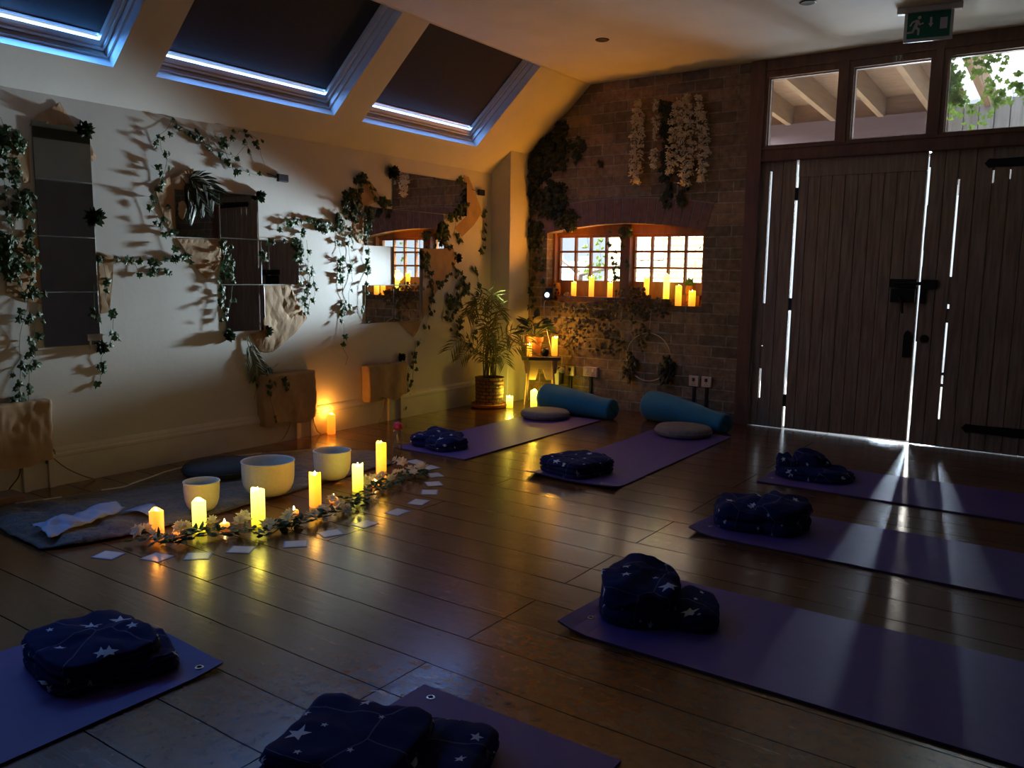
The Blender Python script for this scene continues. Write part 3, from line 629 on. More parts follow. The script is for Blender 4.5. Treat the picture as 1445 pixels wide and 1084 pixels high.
for c, r_, t in [(1, 0, 'top row mirror tile of the right mirror, reflecting white blossom'), (2, 0, 'middle mirror tile in the top row of the right mirror'), (3, 0, 'top right corner mirror tile of the right mirror, beside brown paper'),
        (0, 1, 'second row mirror tile at the left edge of the right mirror, ivy over it'), (1, 1, 'second row mirror tile reflecting the left half of the arched window'), (2, 1, 'second row mirror tile beside the dark ivy on the right mirror'),
        (1, 2, 'third row mirror tile reflecting small window panes'), (0, 3, 'bottom left mirror tile of the right mirror, reflecting a candle'), (1, 3, 'bottom right mirror tile of the right mirror, above the paper point')]:
    tile(*cs[c], *rs[r_], t, gM3)

def paper(poly, label, seed, base=.001, amp=.011):
    """crumpled sheet of brown paper stuck on the wall; poly = (0, y, z) outline"""
    bm = bmesh.new(); f = bm.faces.new([bm.verts.new(p) for p in poly])
    bmesh.ops.triangulate(bm, faces=[f])
    for _ in range(4):
        bmesh.ops.subdivide_edges(bm, edges=[e for e in bm.edges if e.calc_length() > .035], cuts=1, use_grid_fill=True)
        bmesh.ops.triangulate(bm, faces=bm.faces[:])
    edge = {v_ for e in bm.edges if e.is_boundary for v_ in e.verts}
    for v_ in bm.verts:
        a = abs(nz(v_.co.y * 7 + seed, v_.co.z * 6)) + .3 * abs(nz(v_.co.y * 17, v_.co.z * 13 + seed))
        v_.co.x = base + amp * (.2 + a) * (.55 if v_ in edge else 1)
    mb = MB(); mb.bm(bm)
    y = sum(p[1] for p in poly) / len(poly); z = sum(p[2] for p in poly) / len(poly)
    o = solo(mb, 'hanging_paper', 'kraft', label, 'paper', (0, y, z), 'brown paper pieces on the white wall')
    md = o.modifiers.new('thickness', 'SOLIDIFY'); md.thickness = .0012
paper([(0, 2.252, 1.984), (0, 2.325, 1.865), (0, 2.168, 1.859), (0, 2.092, 1.841), (0, 2.136, 1.903)], 'crumpled brown paper triangle peaking above the tall left mirror', 1)
paper([(0, 2.021, 1.770), (0, 2.088, 1.772), (0, 2.085, 1.564), (0, 2.051, 1.561), (0, 2.007, 1.652), (0, 1.958, 1.694)], 'crumpled brown paper left of the tall mirror near its top', 2)
paper([(0, 2.390, 1.813), (0, 2.431, 1.726), (0, 2.387, 1.692)], 'small brown paper corner sticking out right of the tall mirror', 3)
paper([(0, 2.027, 1.327), (0, 2.109, 1.327), (0, 2.108, 0.954), (0, 2.019, 0.977), (0, 1.935, 1.014), (0, 1.938, 1.115), (0, 1.983, 1.255)], 'brown paper under ivy left of the tall mirror halfway down', 4)
paper([(0, 2.401, 1.233), (0, 2.498, 1.212), (0, 2.483, 1.062), (0, 2.458, 0.904), (0, 2.406, 0.897)], 'brown paper strip under ivy right of the tall mirror', 5)
paper([(0, 2.756, 1.605), (0, 2.861, 1.678), (0, 2.935, 1.718), (0, 3.010, 1.734), (0, 3.085, 1.684), (0, 3.082, 1.626), (0, 2.884, 1.604), (0, 2.887, 1.349), (0, 2.838, 1.379), (0, 2.781, 1.496)], 'brown paper behind the top left corner of the middle mirror', 6)
paper([(0, 2.886, 1.321), (0, 3.185, 1.333), (0, 3.190, 1.208), (0, 3.132, 1.139), (0, 3.080, 1.087), (0, 3.033, 1.125), (0, 2.969, 1.195)], 'brown paper pointing down below the top left tile of the middle mirror', 7)
paper([(0, 3.506, 1.047), (0, 3.716, 1.051), (0, 3.767, 0.941), (0, 3.857, 0.823), (0, 3.743, 0.721), (0, 3.556, 0.608), (0, 3.465, 0.619), (0, 3.374, 0.740), (0, 3.508, 0.752)], 'large brown paper sheet below right of the middle mirror', 8, amp=.018)
paper([(0, 4.405, 1.816), (0, 4.477, 1.803), (0, 4.550, 1.727), (0, 4.594, 1.679), (0, 4.431, 1.621), (0, 4.346, 1.670)], 'brown paper behind dark ivy at the top left of the right mirror', 9)
paper([(0, 4.302, 1.506), (0, 4.416, 1.574), (0, 4.413, 1.338), (0, 4.356, 1.352), (0, 4.293, 1.415)], 'narrow brown paper left of the right mirror below the ivy clump', 10)
paper([(0, 5.580, 1.962), (0, 5.648, 1.951), (0, 5.748, 1.813), (0, 5.841, 1.670), (0, 5.722, 1.554), (0, 5.566, 1.451), (0, 5.461, 1.516), (0, 5.632, 1.632)], 'brown paper angled out past the top right of the right mirror', 11)
paper([(0, 5.050, 1.328), (0, 5.434, 1.352), (0, 5.483, 1.241), (0, 5.343, 1.105), (0, 5.199, 0.972), (0, 5.042, 0.763)], 'brown paper under dark ivy at the lower right of the right mirror', 12, base=.012)
paper([(0, 4.775, 0.757), (0, 5.042, 0.758), (0, 5.008, 0.685), (0, 4.948, 0.631)], 'brown paper triangle pointing down below the right mirror', 13)

def cover(y0, y1, z0, z1, label, seed, dx=.075):
    """brown paper draped over a box on the skirting"""
    mb = MB()
    def fn(u, v_):
        # u runs round left side - front - right side, v from bottom to top and back to the wall
        zz = z0 + (z1 - z0) * min(v_ / .82, 1); inn = max(0, (v_ - .82) / .18)
        if u < .15: y = y0; x = dx * u / .15
        elif u > .85: y = y1; x = dx * (1 - u) / .15
        else: y = y0 + (y1 - y0) * (u - .15) / .7; x = dx
        x = x * (1 - inn) + .004
        w_ = nz(y * 9 + seed, zz * 5) * .010 + nz(y * 33, zz * 20 + seed) * .005
        low = (1 - min(v_ * 3, 1)) * (.03 * nz(y * 8 + seed, 3.3) - .012 * sin(seed + y * 20))
        return V((max(.003, x + w_ * (1 if x > .02 else .2)), y + w_ * .5, zz + low - .006 * nz(y * 20, seed)))
    mb.grid(44, 26, fn)
    solo(mb, 'paper_cover', 'kraft', label, 'paper', (0, (y0 + y1) / 2, z0), 'brown paper covers along the skirting', smooth=True)
cover(1.75, 2.085, .155, .47, 'dark brown paper cover over a box at the far left end of the skirting', 1)
cover(3.425, 3.860, .14, .468, 'brown paper cover below the middle mirror, candle glowing beside it', 2)
cover(4.37, 4.800, .195, .452, 'brown paper cover below the right mirror', 3)
k = 3
for pts in ([(0, 1.955, 0.144), (0, 1.960, -0.010)], [(0, 2.092, 0.130), (0, 2.087, -0.014)], [(0, 3.716, 0.154), (0, 3.731, -0.007)], [(0, 3.848, 0.156), (0, 3.857, -0.007)], [(0, 4.628, 0.187), (0, 4.642, -0.005)], [(0, 4.764, 0.183), (0, 4.771, -0.005)]):
    y = pts[1][1]; mb = MB(); mb.bbox(.018, .042, y - .016, y + .016, 0, .19, .003); o = struct(mb.build('trim_%d' % k, 'white paint')); k += 1
def cord(pts, label, r=.0035, m='stem', seed=0):
    mb = MB(); q = []
    P_ = [V(p) for p in pts]
    for i in range(len(P_) - 1):
        p0, p1, p2, p3 = P_[max(i - 1, 0)], P_[i], P_[i + 1], P_[min(i + 2, len(P_) - 1)]
        for s in range(8):
            t = s / 8; q.append(.5 * ((2 * p1) + (p2 - p0) * t + (2 * p0 - 5 * p1 + 4 * p2 - p3) * t * t + (3 * p1 - p0 - 3 * p2 + p3) * t ** 3))
    q.append(P_[-1]); mb.tube(q, r, 6)
    return solo(mb, 'trailing_cable', m, label, 'cord', q[0], smooth=True)
cord([(.05, 2.09, .16), (.045, 2.16, .09), (.05, 2.24, .035), (.06, 2.30, .004)], 'thin dark cord curling down the skirting right of the far left paper cover', m='pink')
cord([(.05, 1.93, .18), (.05, 1.92, .1), (.08, 1.86, .05), (.12, 1.80, .006)], 'thin dark cord hanging below the far left paper cover', m='black')
cord([(.05, 3.66, .18), (.045, 3.65, .1), (.045, 3.6, .03), (.06, 3.52, .004)], 'thin cord curving down from the left side of the middle paper cover', m='kraft')
cord([(.05, 3.85, .17), (.04, 3.87, .1), (.04, 3.90, .03), (.05, 3.93, .004)], 'thin cord between the middle paper cover and the candle by the skirting', m='kraft')
cord([(.05, 4.56, .21), (.05, 4.55, .1), (.05, 4.50, .01)], 'thin cord below the left half of the right paper cover', m='kraft')
# small black clips and hook
for (y, z, t) in [(3.655, 1.742, 'small black clip on the white wall above the middle mirror'), (5.80, 1.835, 'small black clip on the wall beside the upper brown paper of the right mirror')]:
    e = thing('wall_clip', t, 'clip', (0, y, z), 0, 'black clips on the white wall')
    mb = MB(); mb.bbox(.012, .035, -.042, .040, -.024, .024, .004); mb.build('body', 'navy plastic', e)
    mb = MB(); mb.bbox(.012, .034, .040, .047, -.022, .022, .002); mb.build('end_cap', 'alu', e)
    mb = MB(); mb.tube([(0, -.04, 0), (.02, -.05, .006), (.004, -.11, .02)], .003, 5); mb.build('lead', 'black', e)
e = thing('plastic_hook', 'small grey plastic hook stuck on the foot of the tall left mirror', 'hook', (.0086, 2.365, .772))
mb = MB(); mb.bbox(0, .008, -.042, .042, -.018, .018, .003); mb.build('plate', mat('grey plastic', (.30, .29, .33), (.34, .33, .37), 9, .4), e)
mb = MB(); mb.bbox(0, .006, -.03, -.02, -.062, -.016, .002); mb.build('prong', 'alu', e)
# dark tufts at the mirror corners
def tuft(p, label, s=1.0, seed=0, n=60):
    rng = random.Random(seed); mb = MB()
    for k in range(n):
        d = V((rng.uniform(.1, 1), rng.uniform(-1, 1), rng.uniform(-1, 1))).normalized()
        leaf(mb, V((.005, 0, 0)) + d * .006, d, V((rng.uniform(-1, 1), rng.uniform(-1, 1), rng.uniform(-1, 1))), rng.uniform(.03, .05) * s, OVAL, .05)
    solo(shifted(mb, -V(p)), 'hanging_leaf_tuft', 'dark ivy', label, 'foliage', p, 'dark tufts at the mirror corners')
for i, (p, t, s) in enumerate([([(0, 2.370, 1.864)], 'dark leaf tuft at the top right corner of the tall left mirror', 1.1), ([(0, 2.399, 1.416)], 'dark leaf tuft halfway up the right edge of the tall left mirror', 1.25), ([(0, 2.401, 0.716)], 'dark leaf tuft at the bottom right corner of the tall left mirror', .9),
        ([(0, 3.474, 1.613)], 'dark leaf tuft on the top right corner of the middle mirror', 1.0), ([(0, 3.214, 0.739)], 'dark leaf tuft at the lower left corner of the middle mirror', 1.0), ([(0, 3.514, 0.751)], 'dark leaf tuft at the lower right corner of the lowest middle mirror tile', .9),
        ([(0, 4.703, 1.892)], 'dark leaf tuft at the top left corner of the right mirror', 1.3), ([(0, 5.501, 1.271)], 'dark leaf tuft on the lower brown paper of the right mirror', .9), ([(0, 4.798, 0.483)], 'dark leaf tuft on top of the paper cover below the right mirror', .9)]):
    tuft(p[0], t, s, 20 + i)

# ivy on the white wall
gi = 'ivy garlands on the white wall'
LF = .046
garland('hanging_ivy', 'thick ivy cascade down the wall left of the tall mirror', 'ivy garland',
        [[(0, 1.969, 1.866), (0, 1.989, 1.785), (0, 1.988, 1.650), (0, 2.031, 1.500), (0, 2.004, 1.377), (0, 1.963, 1.254), (0, 1.966, 1.140)], [(0, 2.039, 1.518), (0, 2.060, 1.416), (0, 2.046, 1.310), (0, 2.059, 1.187), (0, 2.061, 1.045), (0, 2.082, 0.991), (0, 2.069, 0.883), (0, 2.048, 0.775), (0, 2.058, 0.701), (0, 2.020, 0.650), (0, 2.007, 0.541), (0, 2.008, 0.450)], [(0, 1.983, 1.150), (0, 1.985, 1.070), (0, 2.034, 0.999), (0, 2.006, 0.867), (0, 1.975, 0.743), (0, 1.977, 0.617), (0, 1.961, 0.510), (0, 1.987, 0.379)],
         [(0, 1.965, 1.647), (0, 1.961, 1.529), (0, 1.979, 1.410), (0, 1.951, 1.271), (0, 1.983, 1.150)], [(0, 2.027, 0.466), (0, 2.055, 0.351), (0, 2.067, 0.256), (0, 2.088, 0.119)], [(0, 1.906, 0.444), (0, 1.971, 0.399), (0, 2.021, 0.374), (0, 2.042, 0.315)]], XP, LF, 31, 34, .035,
        [([(0, 1.981, 1.757)][0], (.02, .10, .07), 55, LF), ([(0, 1.960, 1.202)][0], (.03, .06, .12), 50, LF), ([(0, 2.058, 1.496)][0], (.03, .05, .05), 22, LF), ([(0, 2.005, 0.395)][0], (.05, .10, .05), 26, LF)], group=gi)
garland('hanging_ivy', 'ivy arch of scattered leaves on the wall above the middle mirror', 'ivy garland',
        [[(0, 2.879, 1.993), (0, 2.954, 1.949), (0, 3.000, 1.940), (0, 3.055, 1.915), (0, 3.111, 1.873), (0, 3.152, 1.924), (0, 3.193, 1.946), (0, 3.241, 1.899), (0, 3.293, 1.935), (0, 3.348, 2.006), (0, 3.410, 1.998), (0, 3.474, 1.959), (0, 3.493, 1.866), (0, 3.524, 1.803)], [(0, 2.741, 1.853), (0, 2.795, 1.899), (0, 2.845, 1.933), (0, 2.879, 1.993)], [(0, 3.079, 1.898), (0, 3.150, 1.858), (0, 3.209, 1.853), (0, 3.300, 1.834), (0, 3.381, 1.917), (0, 3.417, 1.878)], [(0, 3.211, 1.895), (0, 3.239, 1.844), (0, 3.262, 1.787), (0, 3.312, 1.737), (0, 3.350, 1.763), (0, 3.467, 1.740)], [(0, 2.795, 1.899), (0, 2.805, 1.822), (0, 2.829, 1.766), (0, 2.807, 1.681), (0, 2.739, 1.720)]], XP, LF * .95, 32, 25, .03, group=gi)
garland('hanging_ivy', 'ivy strand dropping down the left side of the middle mirror', 'ivy garland', [[(0, 2.812, 1.681), (0, 2.749, 1.561), (0, 2.726, 1.520), (0, 2.752, 1.438), (0, 2.777, 1.392), (0, 2.871, 1.308), (0, 2.919, 1.227), (0, 2.969, 1.204)], [(0, 2.817, 1.507), (0, 2.850, 1.428), (0, 2.876, 1.316)]], XP, LF, 33, 22, .03, group=gi)
garland('hanging_ivy', 'ivy strand running level between the tall and middle mirrors', 'ivy garland', [[(0, 2.411, 1.214), (0, 2.498, 1.205), (0, 2.621, 1.192), (0, 2.684, 1.189), (0, 2.772, 1.199), (0, 2.862, 1.205), (0, 2.923, 1.227), (0, 2.959, 1.187)], [(0, 2.611, 1.172), (0, 2.634, 1.109), (0, 2.712, 1.130), (0, 2.827, 1.131)]], XP, LF, 34, 26, .025, group=gi)
garland('hanging_ivy', 'ivy strand trailing down the right edge of the tall mirror', 'ivy garland', [[(0, 2.419, 1.207), (0, 2.439, 1.139), (0, 2.443, 1.062), (0, 2.435, 0.985), (0, 2.459, 0.915), (0, 2.469, 0.884), (0, 2.465, 0.790), (0, 2.454, 0.740), (0, 2.402, 0.665), (0, 2.391, 0.600), (0, 2.385, 0.491)], [(0, 2.372, 1.062), (0, 2.374, 0.948), (0, 2.384, 0.852)]], XP, LF, 35, 24, .022, group=gi)
garland('hanging_ivy', 'ivy strand down the left edge of the lowest middle mirror tiles', 'ivy garland', [[(0, 3.190, 1.329), (0, 3.190, 1.213), (0, 3.159, 1.061), (0, 3.162, 0.996), (0, 3.173, 0.886), (0, 3.139, 0.791), (0, 3.199, 0.753)], [(0, 3.235, 1.301), (0, 3.234, 1.148), (0, 3.247, 1.061), (0, 3.237, 0.951), (0, 3.202, 0.833)]], XP, LF, 36, 28, .02, group=gi)
garland('hanging_ivy', 'ivy strand down the right edge of the middle mirror', 'ivy garland', [[(0, 3.828, 1.431), (0, 3.789, 1.321), (0, 3.793, 1.227), (0, 3.803, 1.132), (0, 3.813, 1.060), (0, 3.824, 1.002), (0, 3.828, 0.906), (0, 3.851, 0.818)], [(0, 3.910, 1.195), (0, 3.914, 1.099), (0, 3.918, 0.987), (0, 3.872, 0.924)], [(0, 3.554, 1.335), (0, 3.641, 1.348), (0, 3.741, 1.319)], [(0, 3.476, 1.341), (0, 3.491, 1.278), (0, 3.499, 1.197)]], XP, LF, 37, 26, .02, [([(0, 3.789, 1.316)][0], (.03, .05, .06), 34, LF)], group=gi)
garland('hanging_ivy', 'dense dark ivy clump at the upper left of the right mirror', 'ivy garland', [[(0, 3.545, 1.416), (0, 3.642, 1.403), (0, 3.763, 1.474), (0, 3.904, 1.483), (0, 4.012, 1.460), (0, 4.083, 1.444), (0, 4.124, 1.505), (0, 4.234, 1.611), (0, 4.340, 1.729), (0, 4.377, 1.823)], [(0, 4.426, 1.767), (0, 4.535, 1.685), (0, 4.671, 1.664)], [(0, 4.110, 1.455), (0, 4.245, 1.438), (0, 4.350, 1.418)]], XP, LF, 38, 34, .035,
        [([(0, 4.290, 1.625)][0], (.025, .10, .13), 110, LF), ([(0, 4.377, 1.813)][0], (.03, .09, .05), 36, LF), ([(0, 4.018, 1.465)][0], (.03, .07, .045), 28, LF), ([(0, 4.164, 1.498)][0], (.03, .05, .04), 18, LF), ([(0, 4.460, 1.551)][0], (.03, .04, .1), 26, LF), ([(0, 4.609, 1.670)][0], (.03, .07, .03), 18, LF)], group=gi)
garland('hanging_ivy', 'long ivy strand hanging lowest on the wall left of the right mirror', 'ivy garland', [[(0, 4.177, 1.459), (0, 4.161, 1.310), (0, 4.179, 1.185), (0, 4.184, 1.060), (0, 4.195, 0.933), (0, 4.166, 0.832), (0, 4.186, 0.755), (0, 4.177, 0.653), (0, 4.190, 0.590), (0, 4.224, 0.521), (0, 4.202, 0.465)]], XP, LF, 39, 27, .022, group=gi)
garland('hanging_ivy', 'short ivy strand beside the lowest hanging one on the wall', 'ivy garland', [[(0, 4.259, 1.438), (0, 4.244, 1.337), (0, 4.269, 1.212), (0, 4.274, 1.085), (0, 4.245, 0.983), (0, 4.250, 0.855)]], XP, LF, 40, 24, .02, group=gi)
garland('hanging_ivy', 'ivy strand down the left edge of the right mirror', 'ivy garland', [[(0, 4.402, 1.573), (0, 4.414, 1.421), (0, 4.442, 1.309), (0, 4.440, 1.163), (0, 4.410, 1.033), (0, 4.408, 0.929), (0, 4.400, 0.851), (0, 4.414, 0.755)]], XP, LF, 41, 34, .025, group=gi)
garland('hanging_ivy', 'sparse ivy strand between the middle mirror and the hanging strands', 'ivy garland', [[(0, 3.864, 1.357), (0, 3.867, 1.252), (0, 3.870, 1.084), (0, 3.892, 0.973), (0, 3.858, 0.837)]], XP, LF, 42, 14, .02, group=gi)
garland('hanging_ivy', 'dark ivy over the lower right of the right mirror and its paper', 'ivy garland', [[(0, 5.414, 1.612), (0, 5.304, 1.548), (0, 5.314, 1.405), (0, 5.425, 1.322), (0, 5.454, 1.223), (0, 5.334, 1.116), (0, 5.253, 1.046), (0, 5.102, 1.013)], [(0, 5.093, 1.324), (0, 5.111, 1.143), (0, 5.190, 1.001), (0, 5.138, 0.829), (0, 5.085, 0.699)], [(0, 5.592, 1.712), (0, 5.461, 1.586), (0, 5.452, 1.469), (0, 5.567, 1.386)]], XP, LF, 43, 52, .045,
        [([(0, 5.305, 1.462)][0], (.03, .09, .10), 60, LF), ([(0, 5.093, 1.256)][0], (.02, .07, .12), 46, LF), ([(0, 5.542, 1.906)][0], (.02, .05, .04), 12, LF)], group=gi)
garland('hanging_ivy', 'loose ivy strand at the wall end beside the pier', 'ivy garland', [[(0, 5.851, 1.707), (0, 5.864, 1.549), (0, 5.846, 1.396), (0, 5.817, 1.291)], [(0, 5.687, 1.203), (0, 5.768, 1.155), (0, 5.810, 1.045), (0, 5.731, 0.935), (0, 5.672, 0.813), (0, 5.755, 0.687), (0, 5.696, 0.516), (0, 5.759, 0.374)]], XP, LF, 44, 36, .03, group=gi)
garland('hanging_ivy', 'tangled ivy on the wall between the right mirror and the palm', 'ivy garland', [[(0, 5.454, 1.223), (0, 5.551, 1.088), (0, 5.514, 0.938), (0, 5.391, 0.869), (0, 5.364, 0.763)], [(0, 5.532, 1.070), (0, 5.669, 1.033), (0, 5.457, 0.891)], [(0, 5.344, 0.970), (0, 5.458, 0.820), (0, 5.534, 0.878)], [(0, 5.603, 0.815), (0, 5.459, 0.640), (0, 5.676, 0.517)]], XP, LF, 45, 62, .05, group=gi)
garland('hanging_ivy', 'ivy strand falling to the skirting right of the right paper cover', 'ivy garland', [[(0, 5.025, 0.616), (0, 4.956, 0.540), (0, 4.931, 0.462), (0, 4.922, 0.428), (0, 4.855, 0.332), (0, 4.847, 0.293), (0, 4.855, 0.218), (0, 4.880, 0.124), (0, 4.838, 0.083)], [(0, 4.931, 0.524), (0, 4.939, 0.410), (0, 4.931, 0.325), (0, 4.922, 0.240)]], XP, LF, 46, 24, .02, group=gi)
garland('hanging_ivy', 'ivy strand over the paper cover below the middle mirror', 'ivy garland', [[V(p) + XP * .075 for p in [(0, 3.450, 0.509), (0, 3.463, 0.377), (0, 3.472, 0.310), (0, 3.487, 0.223), (0, 3.502, 0.163)]], [(0, 3.450, 0.509), (0, 3.409, 0.457), (0, 3.412, 0.382), (0, 3.393, 0.319)], [V(p) + XP * .075 for p in [(0, 3.458, 0.391), (0, 3.557, 0.452), (0, 3.619, 0.360)]], [(0, 3.450, 0.509), (0, 3.529, 0.493), (0, 3.595, 0.535)]], XP, LF * .9, 47, 24, .015, group=gi)

def frond(mb, pts, ln, n, nrm, w=.016, droop=.4, rng=random, r=.003):
    """a rachis with two rows of narrow leaflets"""
    pts = [V(p) for p in pts]; q = []
    for i in range(len(pts) - 1):
        p0, p1, p2, p3 = pts[max(i - 1, 0)], pts[i], pts[i + 1], pts[min(i + 2, len(pts) - 1)]
        for s in range(6):
            t = s / 6; q.append(.5 * ((2 * p1) + (p2 - p0) * t + (2 * p0 - 5 * p1 + 4 * p2 - p3) * t * t + (3 * p1 - p0 - 3 * p2 + p3) * t ** 3))
    q.append(pts[-1]); mb.tube(q, [r * (1 - .7 * i / len(q)) for i in range(len(q))], 4)
    nrm = V(nrm)
    for k in range(n):
        t = .28 + .72 * k / n; i = min(int(t * (len(q) - 1)), len(q) - 2); p = q[i].lerp(q[i + 1], t * (len(q) - 1) - i)
        tg = (q[i + 1] - q[i]).normalized(); sd = tg.cross(nrm).normalized(); L_ = ln * (sin(pi * min(1, .25 + .75 * (1 - (t - .28) / .72) ** .8)) * .6 + .4)
        for sg in (-1, 1):
            d = (tg * .75 + sd * sg * .8 + V((0, 0, -droop * .5)) + nrm * rng.uniform(-.1, .2)).normalized()
            e_ = p + d * L_ + V((0, 0, -droop * L_ * .35)); m_ = p + d * L_ * .5; wv_ = d.cross(nrm).normalized() * w * .5
            mb.add([p, m_ + wv_, e_, m_ - wv_, m_ + nrm * w * .25], [(0, 1, 4), (1, 2, 4), (2, 3, 4), (3, 0, 4)])
def frondthing(paths, label, m, seed, ln, n, nrm, off=.01):
    rng = random.Random(seed); mb = MB()
    for p in paths: frond(mb, [V(q) + V(nrm) * off * (1 + .5 * i) for i, q in enumerate(p)], ln, n, nrm, .014, .3, rng)
    p0 = V(paths[0][0]); solo(mb, 'hanging_palm_frond', m, label, 'palm frond', p0)
frondthing([[(0, 2.934, 1.690), (0, 3.007, 1.664), (0, 3.080, 1.568)], [(0, 2.934, 1.690), (0, 3.046, 1.689), (0, 3.135, 1.606)], [(0, 2.924, 1.677), (0, 2.977, 1.608), (0, 3.020, 1.513)]], 'dark palm frond draped over the top left tile of the middle mirror', 'dark ivy', 51, .13, 22, XP)
frondthing([[(0, 3.352, 0.732), (0, 3.408, 0.605), (0, 3.471, 0.460)], [(0, 3.346, 0.723), (0, 3.375, 0.607), (0, 3.405, 0.503)]], 'faded grey green palm frond hanging below the middle mirror', leafmat('faded frond', (.16, .19, .12), (.24, .27, .18)), 52, .11, 24, XP)

# ================================================================== BRICK WALL
gb = 'greenery on the brick wall'
garland('hanging_ivy', 'big dark foliage mass on the brick wall left above the arched window', 'ivy garland', [[(0.172, 6.29, 2.118), (0.200, 6.29, 1.881), (0.221, 6.29, 1.631), (0.241, 6.29, 1.410)], [(0.499, 6.29, 2.440), (0.548, 6.29, 2.197), (0.547, 6.29, 1.987)], [(0.663, 6.29, 2.195), (0.803, 6.29, 2.162)], [(0.846, 6.29, 2.136), (0.929, 6.29, 2.095)]], YM, .06, 61, 30, .04,
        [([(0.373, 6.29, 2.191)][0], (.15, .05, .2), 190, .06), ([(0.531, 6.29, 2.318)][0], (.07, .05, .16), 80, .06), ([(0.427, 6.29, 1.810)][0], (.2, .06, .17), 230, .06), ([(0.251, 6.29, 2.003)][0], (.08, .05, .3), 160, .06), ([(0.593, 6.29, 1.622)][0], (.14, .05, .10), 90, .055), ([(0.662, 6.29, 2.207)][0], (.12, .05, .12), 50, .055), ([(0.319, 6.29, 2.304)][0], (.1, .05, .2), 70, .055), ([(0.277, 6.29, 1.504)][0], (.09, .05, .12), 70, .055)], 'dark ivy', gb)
garland('hanging_ivy', 'ivy trailing down the brick jamb between the pier and the window', 'ivy garland', [[(0.239, 6.29, 1.505), (0.280, 6.29, 1.379), (0.251, 6.29, 1.284), (0.292, 6.29, 1.157), (0.249, 6.29, 1.049)], [(0.331, 6.29, 1.441), (0.350, 6.29, 1.315), (0.330, 6.29, 1.158), (0.362, 6.29, 1.089)], [(0.187, 6.29, 1.411), (0.168, 6.29, 1.188), (0.189, 6.29, 0.932), (0.177, 6.29, 0.737)], [(0.217, 6.29, 1.061), (0.253, 6.29, 0.869), (0.225, 6.29, 0.707)]], YM, .042, 62, 32, .03, (), 'ivy', gb)
garland('hanging_ivy', 'ivy climbing the centre post of the arched window', 'ivy garland', [[V((.97, 6.37, 1.55)), V((.985, 6.375, 1.45)), V((1.03, 6.38, 1.34)), V((1.06, 6.38, 1.22)), V((1.05, 6.38, 1.08))], [V((1.07, 6.375, 1.55)), V((1.11, 6.375, 1.5)), V((1.13, 6.375, 1.36))], [V((1.16, 6.375, 1.3)), V((1.175, 6.375, 1.2))]], YM, .042, 63, 30, .03, [((1.12, 6.38, 1.52), (.06, .02, .05), 20, .045)], 'ivy', gb, off=.004)
ds = [('cream wisteria strand leftmost over the window, broad and long', [(1.274, 6.29, 2.523), (1.270, 6.29, 2.316), (1.272, 6.29, 2.091), (1.275, 6.29, 1.858)], .055, 210), ('thin cream wisteria strand beside the dark hanging leaves', [(1.425, 6.29, 2.519), (1.446, 6.29, 2.302), (1.435, 6.29, 2.136), (1.429, 6.29, 1.974)], .022, 60),
      ('cream wisteria strand just right of the dark hanging leaves', [(1.609, 6.29, 2.489), (1.594, 6.29, 2.290), (1.584, 6.29, 2.098), (1.574, 6.29, 1.922)], .04, 150), ('longest and widest cream wisteria strand in the right cluster', [(1.691, 6.29, 2.524), (1.697, 6.29, 2.254), (1.709, 6.29, 2.008), (1.712, 6.29, 1.816)], .06, 270), ('cream wisteria strand at the right end over the window', [(1.791, 6.29, 2.514), (1.825, 6.29, 2.297), (1.841, 6.29, 2.081), (1.846, 6.29, 1.854)], .045, 190)]
for i, (t, pts, wd, n) in enumerate(ds):
    rng = random.Random(70 + i); e = thing('hanging_wisteria', t, 'flower garland', pts[0], 0, 'wisteria strands on the brick wall'); ms, ml = MB(), MB()
    q = [V(p) + YM * .05 for p in polypts(pts, .05)]; ms.tube(q, .003, 4)
    for k in range(n):
        t_ = rng.random(); p = q[int(t_ * (len(q) - 1))] + V((0, 0, rng.uniform(-.02, .02))); tp = min(1, .35 + 2.2 * min(t_, 1.05 - t_))
        p = p + V((rng.uniform(-1, 1) * wd * tp, rng.uniform(-.04, .03), 0))
        for s in range(4): leaf(ml, p + V((rng.uniform(-.01, .01), rng.uniform(-.01, .01), rng.uniform(-.012, .012))), (rng.uniform(-1, 1), rng.uniform(-1, .2), rng.uniform(-1, .4)), (rng.uniform(-.6, .6), -1, rng.uniform(-.4, .8)), rng.uniform(.016, .026), OVAL, .25)
    shifted(ms, pts[0]).build('stem', 'stem', e); shifted(ml, pts[0]).build('blossom', 'petal', e, normals=False)
garland('hanging_ivy', 'dark leaves hanging between the white wisteria strands', 'ivy garland', [[(1.480, 6.29, 2.535), (1.516, 6.29, 2.269), (1.515, 6.29, 1.992), (1.558, 6.29, 1.711)], [(1.529, 6.29, 2.530), (1.555, 6.29, 2.211), (1.542, 6.29, 1.935)], [(1.650, 6.29, 1.984), (1.675, 6.29, 1.829), (1.651, 6.29, 1.697)]], YM, .06, 64, 60, .03, [([(1.517, 6.29, 2.378)][0], (.05, .04, .14), 60, .06), ([(1.530, 6.29, 2.074)][0], (.05, .04, .16), 60, .06)], 'dark ivy', gb)
